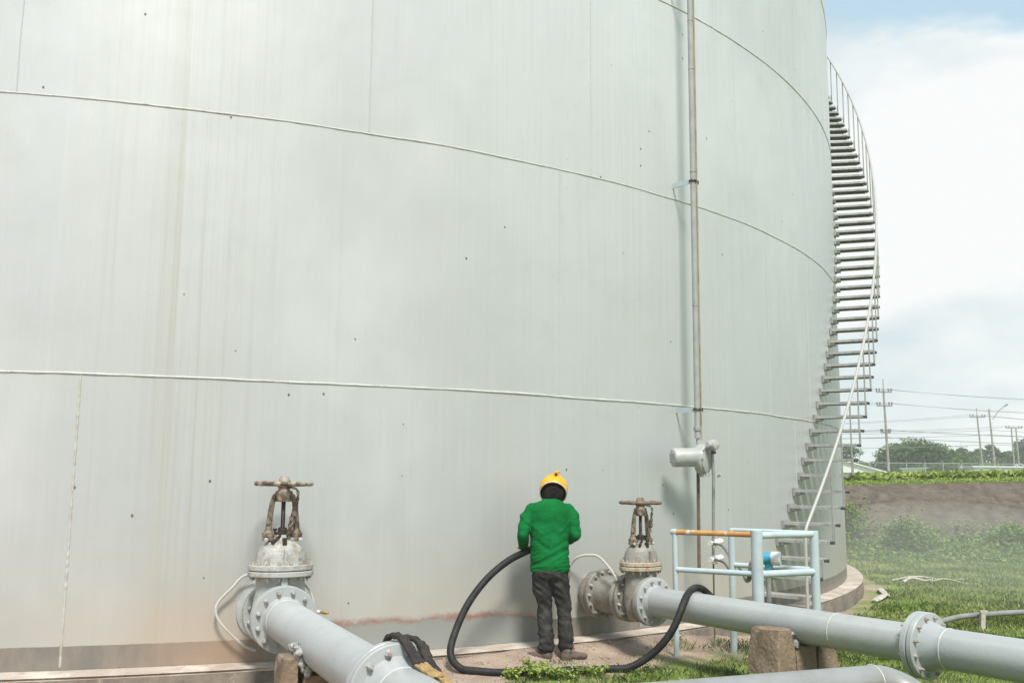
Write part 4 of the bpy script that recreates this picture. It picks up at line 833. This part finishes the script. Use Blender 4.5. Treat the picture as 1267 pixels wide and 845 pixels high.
def wire(label, pts, sag=.6, r=.022):
    o = []
    for (a, b) in zip(pts[:-1], pts[1:]):
        a = Vector(a); b = Vector(b)
        for i in range(13): t = i / 12; o.append(a.lerp(b, t) - UP * sag * 4 * t * (1 - t))
    mb = MB(); mb.tube([p for i, p in enumerate(o) if i == 0 or (p - o[i - 1]).length > .01], r, 5); one('power_line', mb, m_wire, label, 'power line', tuple(pts[0]), group='power lines over the far field')
WL = [('power line on the left end of the top crossarm of the nearest pole', [(4, 118, 13.3), (45.5, 120, 13.0), (96, 128, 12.8)], .8, .018), ('power line on the right end of the top crossarm of the nearest pole', [(4, 119, 13.2), (47.2, 120, 12.9), (96, 129, 12.7)], .8, .018),
 ('power line on the left end of the second crossarm of the nearest pole', [(4, 118, 11.5), (45.5, 120, 11.3), (96, 128, 11.1)], .8, .018), ('power line on the right end of the second crossarm of the nearest pole', [(4, 119, 11.4), (47.2, 120, 11.2), (96, 129, 11.0)], .8, .018),
 ('thick cable tied to the lowest crossarm of the nearest pole', [(4, 118, 8.1), (46.3, 119.8, 7.9), (96, 128, 7.7)], .5, .035), ('thick cable tied just below the lowest crossarm of the nearest pole', [(4, 118, 7.2), (46.3, 119.8, 7.0), (96, 128, 6.8)], .5, .035),
 ('power line on the left end of the thin middle pole crossarm', [(20, 166, 11.4), (78.2, 165, 13.0), (135, 172, 12.5)], 1.0, .025), ('power line on the right end of the thin middle pole crossarm', [(20, 168, 11.3), (80.6, 165, 12.9), (135, 174, 12.4)], 1.0, .025),
 ('highest cable passing the lamp pole', [(15, 149, 9.0), (74.2, 149.8, 9.6), (125, 153, 9.6)], .6, .03), ('middle cable passing the lamp pole', [(15, 149, 8.3), (74.2, 149.8, 8.9), (125, 153, 8.9)], .6, .03), ('lowest cable passing the lamp pole', [(15, 149, 6.8), (74.2, 149.8, 7.4), (125, 153, 7.4)], .6, .03),
 ('power line on the left end of the twin pole crossarm', [(30, 193, 12.0), (97.2, 190, 12.6), (160, 190, 12.6)], 1.0, .025), ('power line on the right end of the twin pole crossarm', [(30, 194, 11.9), (99.4, 190, 12.5), (160, 191, 12.5)], 1.0, .025)]
for a_ in WL: wire(*a_)
# fence
m_fence = mat('fence_steel', (.42, .43, .41), .6)
fn = thing('chain_link_fence', 'grey chain link fence with thin posts beyond the grassy bank', 'fence', (50, 110, 1.5))
FX = [26 + 2.1 * i for i in range(26)]
for x in FX: y = 110 + .02 * x; mb = MB(); mb.cyl((x, y, gz(x, y) - .3), (x, y, 3.75), .045, n=6); mb.cyl((x, y, 3.74), (x - .12, y - .25, 4.02), .03, n=5); obj('fence_post', mb, m_fence, fn)
mb = MB(); mb.tube([(x, 110 + .02 * x, 3.72) for x in FX], .028, 5); obj('top_rail', mb, m_fence, fn)
mb = MB(); x = FX[0]
while x < FX[-1] - 2:
    for sg in (1, -1): a = x + (0 if sg > 0 else 2.05); mb.tube([(a, 110 + .02 * a, 1.6), (a + sg * 2.05, 110 + .02 * (a + sg * 2.05), 3.65)], .006, 3, cap=False)
    x += .22
o = obj('chain_link_mesh', mb, m_fence, fn); o['kind'] = 'stuff'
# white buildings behind the fence
m_wroof = mat('white_sheet_roof', (.74, .76, .76), .5, (.66, .68, .68), .5); m_wwall = mat('white_wall', (.62, .64, .62), .7, (.55, .56, .54), .8); m_dk = mat('opening', (.04, .045, .05), .5)
def shed(label, x0, x1, y0, y1, ze, zr):
    t_ = thing('white_shed', label, 'shed', ((x0 + x1) / 2, (y0 + y1) / 2, 1.5)); mb = MB(); mb.box(((x0 + x1) / 2, (y0 + y1) / 2, (1.2 + ze) / 2), (x1 - x0, y1 - y0, ze - 1.2)); wl = obj('wall', mb, m_wwall, t_, smooth=False)
    n = int((x1 - x0) / 3)
    for i in range(n): mb = MB(); mb.box((x0 + (i + .5) * (x1 - x0) / n, y0 - .02, 2.1), (1.1, .06, .7)); obj('window', mb, m_dk, wl, smooth=False)
    if zr > ze:
        xm = (x0 + x1) / 2; e = .4; mb = MB(); vs = []
        for y in (y0 - e, y1 + e): vs += [(x0 - e, y, ze - .1), (xm, y, zr), (x1 + e, y, ze - .1), (x1 + e, y, ze - .25), (xm, y, zr - .15), (x0 - e, y, ze - .25)]
        mb.add(vs, [(0, 1, 4, 5), (1, 2, 3, 4), (11, 10, 7, 6), (10, 9, 8, 7), (0, 6, 7, 1), (1, 7, 8, 2), (2, 8, 9, 3), (5, 4, 10, 11), (4, 3, 9, 10), (0, 5, 11, 6)]); mb.add([(x0, y0, ze - .1), (x1, y0, ze - .1), (xm, y0, zr - .12)], [(0, 1, 2)]); obj('roof', mb, m_wroof, t_, smooth=False)
    else: mb = MB(); mb.box(((x0 + x1) / 2, (y0 + y1) / 2, ze + .08), (x1 - x0 + .6, y1 - y0 + .6, .16)); obj('roof', mb, m_wroof, t_, smooth=False)
    return t_
shed('white shed with a gabled roof beside the foot of the tank staircase', 37, 50.5, 130, 145, 2.75, 4.55)
shed('low white flat roofed shed under the dome tree', 60.0, 65.5, 140, 150, 3.55, 3)
shed('longer low white flat roofed shed behind the lamp pole', 64.9, 71.8, 137, 147, 3.75, 3)
# ------------------------------------------------------------------ foliage
def leaf_mat(name, a, b, c, sc, bump=False):
    m = bpy.data.materials.new(name); m.use_nodes = True; t = m.node_tree; p = t.nodes['Principled BSDF']; p.inputs['Roughness'].default_value = .6; p.inputs['Specular IOR Level'].default_value = .3
    at = N(t, 'ShaderNodeAttribute'); at.attribute_name = 'tone'; r = N(t, 'ShaderNodeValToRGB'); e = r.color_ramp.elements; e[0].position = .05; e[0].color = (*a, 1); e[1].position = .95; e[1].color = (*c, 1); el = e.new(.5); el.color = (*b, 1)
    t.links.new(at.outputs['Fac'], r.inputs[0]); t.links.new(r.outputs[0], p.inputs['Base Color'])
    tl = N(t, 'ShaderNodeBsdfTranslucent'); t.links.new(r.outputs[0], tl.inputs['Color']); ms = N(t, 'ShaderNodeMixShader'); ms.inputs[0].default_value = .3
    t.links.new(p.outputs[0], ms.inputs[1]); t.links.new(tl.outputs[0], ms.inputs[2]); t.links.new(ms.outputs[0], t.nodes['Material Output'].inputs[0]); return m
m_leafd = leaf_mat('tree_foliage', (.035, .072, .017), (.075, .14, .032), (.16, .235, .065), 1)
m_leafm = leaf_mat('shrub_foliage', (.06, .125, .025), (.13, .23, .045), (.27, .36, .09), 1)
m_leafh = leaf_mat('herb_foliage', (.15, .22, .045), (.27, .37, .08), (.46, .50, .15), 1)
m_blade = leaf_mat('grass_blades', (.13, .18, .045), (.23, .31, .08), (.44, .45, .20), 1)
m_trunk = mat('bark', (.12, .095, .07), .9, (.19, .15, .11), 6)
m_stemg = mat('green_stem', (.09, .14, .03), .7)
nr = np.random.RandomState(5)
def leaves(name, C_, size, mt, parent=None, tone=None, up=.5, aspect=.55, inv=(0, 0, 0)):
    """one folded leaf-shaped quad pair per centre"""
    C_ = np.asarray(C_, float) - np.asarray(inv, float); n = len(C_); size = np.broadcast_to(size, (n,)) * nr.uniform(.7, 1.3, n)
    nrm = nr.normal(size=(n, 3)); nrm[:, 2] = np.abs(nrm[:, 2]) + up * 2; nrm /= np.linalg.norm(nrm, axis=1)[:, None]
    a = nr.normal(size=(n, 3)); a -= nrm * (a * nrm).sum(1)[:, None]; a /= np.linalg.norm(a, axis=1)[:, None]; b = np.cross(nrm, a)
    s = size[:, None]; fold = nrm * s * .12
    V = np.stack([C_ - a * s * .5, C_ + b * s * aspect * .5 + fold, C_ + a * s * .5, C_ - b * s * aspect * .5 + fold], 1).reshape(-1, 3)
    me = bpy.data.meshes.new(name); me.vertices.add(4 * n); me.vertices.foreach_set('co', V.ravel()); me.loops.add(4 * n); me.loops.foreach_set('vertex_index', np.arange(4 * n)); me.polygons.add(n)
    me.polygons.foreach_set('loop_start', np.arange(n) * 4); me.update(calc_edges=True); me.materials.append(mt)
    tn = nr.uniform(0, 1, n) if tone is None else np.clip(tone + nr.normal(0, .12, n), 0, 1)
    at = me.attributes.new('tone', 'FLOAT', 'FACE'); at.data.foreach_set('value', tn.astype(np.float32))
    o = bpy.data.objects.new(name, me); SC.collection.objects.link(o)
    if parent is not None: o.parent = parent
    return o
def tree(label, x, y, wd, ztop, seed, nclump=34, nl=150, ls=.5, group='trees beyond the fence', name='tree', low=.25, flat=.5):
    r_ = np.random.RandomState(seed); b = gz(x, y); h = ztop - b; t_ = thing(name, label, 'tree', (x, y, b), group=group)
    cs = []; tn = []; br = []
    for i in range(nclump):
        a = r_.uniform(0, 2 * PI); q = math.sqrt(r_.uniform(0, 1)); cz = b + h * (low + (1 - low) * (1 - q ** 2.2) * r_.uniform(.45, .93)); c = np.array([x + wd / 2 * q * .88 * math.cos(a), y + wd / 2 * q * .88 * math.sin(a), cz]); br.append(c)
        rad = wd * r_.uniform(.09, .17); u = r_.normal(size=(nl, 3)); u /= np.linalg.norm(u, axis=1)[:, None]; u *= r_.uniform(.55, 1.05, nl)[:, None]; P_ = c + u * rad * np.array([1, 1, flat]); cs.append(P_); t0 = r_.uniform(.15, .85); tn.append(np.full(nl, t0))
    leaves('crown', np.concatenate(cs), ls, m_leafd, t_, np.concatenate(tn), inv=(x, y, b))
    mb = MB(); mb.tube([(x, y, b - .3), (x + .1, y, b + h * .25), (x, y, b + h * .5)], [wd * .03, wd * .024, wd * .015], 8)
    for c in br[:9]: mb.tube([(x, y, b + h * .25), (x * .5 + c[0] * .5, y * .5 + c[1] * .5, b + (c[2] - b) * .62), tuple(c)], [wd * .014, wd * .009, wd * .004], 6)
    obj('trunk', mb, m_trunk, t_); return t_
tree('broad dome shaped green tree behind the fence', 66.5, 160, 15.5, 8.7, 1, 60, 190, .55)
tree('feathery paler tree at the left edge of the dome tree', 59.0, 172, 9, 8.3, 2, 26, 120, .45)
tree('small dark tree half hidden behind the white gabled shed', 52.5, 170, 8, 5.6, 3, 20, 120, .5)
tree('low rounded tree in front of the dome tree by the fence', 61.0, 138, 6, 4.6, 4, 22, 130, .35)
tree('low wide tree between the dome tree and the thin pole', 88, 190, 12, 7.6, 5, 30, 150, .6)
tree('dark tree behind the thin middle pole', 94.5, 205, 12, 9.6, 6, 34, 150, .65)
tree('tall dark tree behind the twin pole at the right edge', 112, 210, 14, 12.8, 7, 40, 160, .65)
tree('dark tree between the lamp pole and the twin pole', 103.5, 212, 11, 10.3, 8, 30, 150, .65)
tree('bushy low tree behind the fence near the lamp pole', 81, 150, 9, 4.9, 9, 26, 130, .4)
tree('distant pale tree in the gap beside the dome tree', 93, 230, 14, 7.2, 10, 26, 130, .7)
for k in range(0): tree(('far tree in the treeline beyond the right edge of the photo', 'far tree in the treeline mostly hidden behind the tank')[k > 3], (125, 140, 156, 170, 20, 2, -20)[k], 205 + 5 * (k % 3), 15, 10 + (k * 1.7) % 3, 20 + k, 22, 90, .8)
# herbs on the bank's edge
def scatter(n, f, h):
    o = []; 
    while len(o) < n:
        p = f()
        if p is not None: o.append(p)
    return np.array(o)
def herb():
    x = nr.uniform(4, 42); y = bank_y(x) + 2.9 + abs(nr.normal(0, 1.0)) * 1.6 + nr.uniform(0, 5) * (nr.rand() > .5); z = gz(x, y) + nr.uniform(0, .22) * (.6 + .8 * abs(nv(x * 1.3, y * .5, 1))) ** 1.0
    return (x, y, z + .02)
o = leaves('bank_top_herbs', scatter(60000, herb, 0), .062, m_leafh, up=.2); o['kind'] = 'stuff'; o['label'] = 'low bright green herbs growing along the top of the bank'; o['category'] = 'ground cover'
def field():
    y = 36 + 74 * nr.rand() ** 2; x = nr.uniform(.28, .62) * y + nr.uniform(-3, 3); return (x, y, gz(x, y) + nr.uniform(0, .35))
o = leaves('field_grass', scatter(20000, field, 0), .30, m_leafh, up=.1); o['kind'] = 'stuff'; o['label'] = 'green field grass between the bank and the fence'; o['category'] = 'grass'
# creepers at the bank's foot
def creep():
    x = nr.uniform(8, 26); t = nr.rand() ** 1.3; y = bank_y(x) + .5 - 7.5 * t - 1.5 * abs(nv(x * .4, 1, 5)) * t; k = (.10 + .42 * (1 - t) * max(0, .35 + nv(x * .55, y * .5, 3))) ; return (x, y, gz(x, y) + nr.uniform(0, 1) * k) if nr.rand() < .5 + 1.2 * nv(x * .7, y * .7, 8) else None
o = leaves('creeping_weeds', scatter(30000, creep, 0), .10, m_leafm, up=.3); o['kind'] = 'stuff'; o['label'] = 'green creeping weeds at the foot of the concrete bank'; o['category'] = 'ground cover'
def shrub(label, x, y, wd, h, seed, nl=2600, ls=.10, group='shrubs at the foot of the bank', name='shrub'):
    r_ = np.random.RandomState(seed); b = gz(x, y); t_ = thing(name, label, 'shrub', (x, y, b), group=group); cs = []; tn = []; ends = []
    for i in range(16):
        a = r_.uniform(0, 2 * PI); q = r_.uniform(0, .42) * wd; c = np.array([x + q * math.cos(a), y + q * math.sin(a), b + h * r_.uniform(.25, .9) * (1 - (q / wd) * .9)]); ends.append(c)
        cs.append(c + r_.normal(0, 1, (nl // 16, 3)) * np.array([.13, .13, .10]) * wd); tn.append(np.full(nl // 16, r_.uniform(.2, .85)))
    leaves('foliage', np.concatenate(cs), ls, m_leafm, t_, np.concatenate(tn), inv=(x, y, b))
    mb = MB()
    for c in ends[:8]: mb.tube([(x, y, b - .05), ((x + c[0]) / 2, (y + c[1]) / 2, (b + c[2]) / 2 + .05), tuple(c)], [.018, .013, .007], 5)
    obj('stems', mb, m_stemg, t_)
shrub('tall leafy green shrub just right of the tank wall, in front of the bank', 9.3, 27.0, 1.7, 1.25, 31)
shrub('lower leafy shrub beside the tall one at the foot of the bank', 10.6, 26.4, 1.6, .80, 32)
shrub('leafy shrub half hidden behind the tank edge', 8.2, 28.2, 1.8, 1.5, 33)
shrub('small green shrub at the bank foot towards the right edge', 13.9, 27.3, 1.5, .55, 34)
# grass on the pit floor
def gmask(x, y): return dwall(x, y) + .8 * sst(10.5, 13, y) + 2.2 * nv(x * 1.5, y * 1.5, 1) + .8 * nv(x * 6, y * 6, 2)
def blades(name, pts, h, wd, seed, lean=.5):
    n = len(pts); P_ = np.asarray(pts, float); a = nr.uniform(0, 2 * PI, n); d = np.stack([np.cos(a), np.sin(a), np.zeros(n)], 1); s = np.stack([-np.sin(a), np.cos(a), np.zeros(n)], 1); hh = (np.broadcast_to(h, (n,)) * nr.uniform(.5, 1.4, n))[:, None]; ww = (np.broadcast_to(wd, (n,)) * nr.uniform(.7, 1.3, n))[:, None]; ln = nr.uniform(.1, lean * 2, n)[:, None]
    mid = P_ + np.array([0, 0, .6]) * hh + d * hh * ln * .35; tip = P_ + np.array([0, 0, .95]) * hh + d * hh * ln
    V = np.stack([P_ - s * ww, P_ + s * ww, mid + s * ww * .7, tip, mid - s * ww * .7], 1).reshape(-1, 3)
    me = bpy.data.meshes.new(name); me.vertices.add(5 * n); me.vertices.foreach_set('co', V.ravel()); me.loops.add(5 * n); me.loops.foreach_set('vertex_index', np.arange(5 * n)); me.polygons.add(n)
    me.polygons.foreach_set('loop_start', np.arange(n) * 5); me.update(calc_edges=True); me.materials.append(m_blade)
    tone = np.array([.45 + .9 * nv(p[0] * 1.1, p[1] * 1.1, 6) for p in P_]); at = me.attributes.new('tone', 'FLOAT', 'FACE'); at.data.foreach_set('value', np.clip(tone + nr.normal(0, .22, n), 0, 1).astype(np.float32))
    o = bpy.data.objects.new(name, me); SC.collection.objects.link(o); return o
def gnear():
    y = nr.uniform(4.5, 11); x = nr.uniform(-.5, .75 * y + .5)
    if x < .2 + .6 * nv(x * 3, y * 3, 4): return None
    g_ = gmask(x, y)
    if dwall(x, y) < .45 or nr.rand() > sst(.5, 1.9, g_) * (.25 + .9 * max(0, .45 + nv(x * 2.3, y * 2.3, 7))): return None
    return (x, y, gz(x, y) - .004)
o = blades('grass', scatter(60000, gnear, 0), .040, .0030, 1); o['kind'] = 'stuff'; o['label'] = 'short patchy green grass around the pipes'; o['category'] = 'grass'
def gfar():
    y = 10 + 19 * nr.rand() ** 1.4; x = nr.uniform(.27, .62) * y + nr.uniform(-.6, 1)
    if dwall(x, y) < .5 or nr.rand() > sst(.5, 2.2, gmask(x, y)) * (.3 + .8 * max(0, .5 + nv(x * 1.1, y * 1.1, 7))) or y > bank_y(x): return None
    return (x, y, gz(x, y) - .004)
o = blades('lawn_grass', scatter(60000, gfar, 0), .055, .006, 2); o['kind'] = 'stuff'; o['label'] = 'green grass on the low ground between the tank and the bank'; o['category'] = 'grass'
# leafy weeds near the hose and the support
m_flower = mat('yellow_flower', (.75, .55, .02), .6)
def weed(label, x, y, h, wd, seed, nstem=9, flowers=0, ls=.03, leafmat=None):
    r_ = np.random.RandomState(seed); b = gz(x, y); t_ = thing('weed', label, 'weed', (x, y, b), group='leafy weeds by the hose and pipes'); mb = MB(); cs = []; fl = MB()
    for i in range(nstem):
        a = r_.uniform(0, 2 * PI); L1 = h * r_.uniform(.6, 1.1); q = wd * r_.uniform(.15, .5); p0 = Vector((x + r_.uniform(-.03, .03), y + r_.uniform(-.03, .03), b)); p2 = Vector((x + q * math.cos(a), y + q * math.sin(a), b + L1)); p1 = p0.lerp(p2, .5) + UP * L1 * .18; st_ = spline([p0, p1, p2], 5); mb.tube(st_, .0025, 4)
        for k in range(3, len(st_)):
            for j in range(2 if k < len(st_) - 1 else 4): cs.append(tuple(st_[k] + Vector(r_.normal(0, ls * .5, 3))))
        if i < flowers:
            for j in range(6): an = j * PI / 3; c = p2 + UP * .012; d = Vector((math.cos(an), math.sin(an), .2)); s_ = Vector((-math.sin(an), math.cos(an), 0)); fl.add([c, c + d * .011 + s_ * .007, c + d * .02, c + d * .011 - s_ * .007], [(0, 1, 2, 3)])
    obj('stems', mb, m_stemg, t_); leaves('foliage', cs, ls, leafmat or m_leafh, t_, inv=(x, y, b), up=.4)
    if flowers: obj('flowers', fl, m_flower, t_)
weed('leafy weed with yellow flowers at the left end of the clump before the worker', .03, 8.42, .07, .20, 41, 12, 4, .035)
weed('bushy green weed directly in front of the hose below the worker', .22, 8.42, .115, .32, 42, 20, 0, .036)
weed('spreading green weed right of the bushy one, over the hose', .45, 8.42, .08, .34, 43, 18, 0, .032)
weed('low weed at the right end of the clump near the right shoe', .72, 8.55, .08, .3, 44, 14, 0, .03)
weed('broad leaved green weed against the left face of the right concrete block', 1.90, 7.78, .17, .24, 45, 14, 0, .055, m_leafm)
weed('low leafy weed left of the broad leaved one by the right concrete block', 1.68, 7.75, .10, .26, 46, 14, 0, .045, m_leafm)
weed('small weed in the gravel between the hose and right concrete block', 1.40, 8.0, .07, .22, 47, 10, 0, .03)
weed('green weed under the bolted joint of the right pipe', 2.75, 6.95, .12, .35, 48, 16, 0, .05, m_leafm)
weed('green weed beside the low pipe elbow', 2.55, 6.6, .12, .3, 49, 14, 0, .045, m_leafm)
# ------------------------------------------------------------------ small things lying about
m_scrap = mat('white_scrap', (.50, .47, .41), .8, (.36, .33, .27), 8, bump=.3)
def gp_(x, y, dz=.02): return (x, y, gz(x, y) + dz)
mb = MB(); st_ = spline([gp_(6.2, 16.6), gp_(6.05, 16.2, .05), gp_(5.95, 15.75, .03), gp_(5.72, 15.3, .05), gp_(5.45, 14.9)], 6); vs = []
for i, p in enumerate(st_):
    w_ = .055 + .02 * nv(i * .4, 0, 1); d = (st_[min(i + 1, len(st_) - 1)] - st_[max(0, i - 1)]).normalized(); s_ = d.cross(UP).normalized(); 
    for q, (o_s, o_z) in enumerate(((-1, 0), (-.3, .02), (.4, .026), (1, .01), (.4, .012), (-.3, .004))): vs.append(p + s_ * w_ * o_s + UP * (o_z + .02 * nv(i * .7, q, 2)))
fs = [(i * 6 + q, i * 6 + (q + 1) % 6, (i + 1) * 6 + (q + 1) % 6, (i + 1) * 6 + q) for i in range(len(st_) - 1) for q in range(6)] + [tuple(range(6)), tuple((len(st_) - 1) * 6 + q for q in range(6))[::-1]]
mb.add(vs, fs); one('white_strip', mb, m_scrap, 'crumpled white strip lying bent on the grass right of the foundation', 'scrap', gp_(6, 15.7, 0), angle=60)
for (a, b, r, lb) in (((7.0, 18.2), (8.5, 18.6), .020, 'thin pale stick lying farthest back on the grass'), ((7.0, 17.7), (7.7, 18.1), .03, 'short pale branch lying before the thin stick'), ((7.6, 17.9), (8.3, 17.6), .018, 'thin pale branch lying crosswise beside the short one')):
    mb = MB(); A = Vector(gp_(*a, r)); B = Vector(gp_(*b, r)); mb.tube(spline([A, A.lerp(B, .35) + Vector((0, .08, .05)), A.lerp(B, .7) + Vector((0, -.06, .0)), B], 4), [r * (1 - .4 * i / 12) for i in range(13)], 7); one('stick', mb, m_scrap, lb, 'stick', tuple(A), group='pale sticks on the grass')
m_lowp = mat('dull_grey_pipe', (.17, .18, .17), .6, (.25, .25, .23), 6)
mb = MB(); mb.tube(spline([(4.3, 11.9, -.28), (4.8, 12.1, -.20), (5.32, 12.3, -.13), (5.62, 12.4, -.085), (6.07, 12.5, -.062), (6.5, 12.6, -.052), (8.5, 13.1, -.04), (12, 14, -.06)], 6), .034, 12); one('small_pipe', mb, m_lowp, 'thin dark grey pipe raised on a stake across the grass at right', 'pipe', (6, 12.5, -.1))
for x, y in ((5.84, 12.36), (8.5, 13.0)): mb = MB(); mb.box((x, y, -.25), (.055, .05, .42), Matrix.Rotation(.1, 3, 'Y')); mb.box((x + .03, y, -.02), (.09, .05, .03)); one('stake', mb, m_scrap, 'pale wooden stake holding up the thin pipe' if x < 7 else 'second stake under the thin pipe beyond the right edge', 'stake', (x, y, -.4), group='stakes under the thin pipe')
# sand and chips swept along the tank's foot
m_peb = mat('gravel_chips', (.30, .22, .17), .95, (.46, .37, .30), 9)
mb = MB(); rr2 = random.Random(3)
for i in range(2600):
    a = rr2.uniform(-84, -40); dd = RING + .05 + abs(rr2.gauss(0, .7)); p = cylpt(TR + dd, a, 0)
    if p[1] < 6: continue
    r = rr2.uniform(.003, .011) * (1.6 if rr2.random() < .05 else 1); z = gz(p[0], p[1]); rot = Matrix.Rotation(rr2.uniform(0, 3), 3, (rr2.random(), rr2.random(), 1)); mb.box((p[0], p[1], z + r * .3), (r * 2, r * 1.5, r * 1.2), rot, top=rr2.uniform(.4, 1))
o = obj('gravel', mb, m_peb, smooth=False); o['kind'] = 'stuff'; o['label'] = 'small gravel chips scattered on the bare earth along the tank'; o['category'] = 'gravel'

FT = [(125, 205, 'first far tree past the right edge of the photo, behind the twin pole'), (141, 211, 'second far tree past the right edge of the photo'), (20, 206, 'far tree standing behind the tank, next to the white gabled shed'), (2, 212, 'far tree wholly behind the middle of the tank')]
for k, (x, y, lb) in enumerate(FT[:1]): tree(lb, x, y, 15, 11, 20 + k, 22, 90, .8)
# ------------------------------------------------------------------ hazy air and blasting dust
def vol(name, dens, col, aniso=0.0, soft=None):
    m = bpy.data.materials.new(name); m.use_nodes = True; t = m.node_tree; t.nodes.clear(); o = N(t, 'ShaderNodeOutputMaterial'); v = N(t, 'ShaderNodeVolumePrincipled'); v.inputs['Color'].default_value = (*col, 1); v.inputs['Density'].default_value = dens; v.inputs['Anisotropy'].default_value = aniso
    t.links.new(v.outputs[0], o.inputs['Volume']); return m
mb = MB(); mb.box((0, 265, 7), (1000, 720, 22)); o = obj('haze', mb, vol('hazy_air', .0009, (.97, .985, 1.0)), smooth=False); o['kind'] = 'stuff'; o['label'] = 'thin pale haze over the whole site'; o['category'] = 'haze'
def dust(c, r, d):
    mb = MB(); mb.lathe((c[0], c[1], c[2] - r[2]), (0, 0, 1), [(r[2] * (1 - math.cos(PI * i / 16)), math.sin(PI * i / 16)) for i in range(17)], 32, sx=r[0], sy=r[1], ref=(1, 0, 0))
    o = obj('dust_cloud', mb, vol('blasting_dust', d, (.93, .93, .90)), angle=0); o['kind'] = 'stuff'; o['label'] = 'pale blasting dust drifting over the grass right of the tank'; o['category'] = 'dust'
dust((7.4, 17.0, .25), (2.6, 4.0, 1.0), .042)
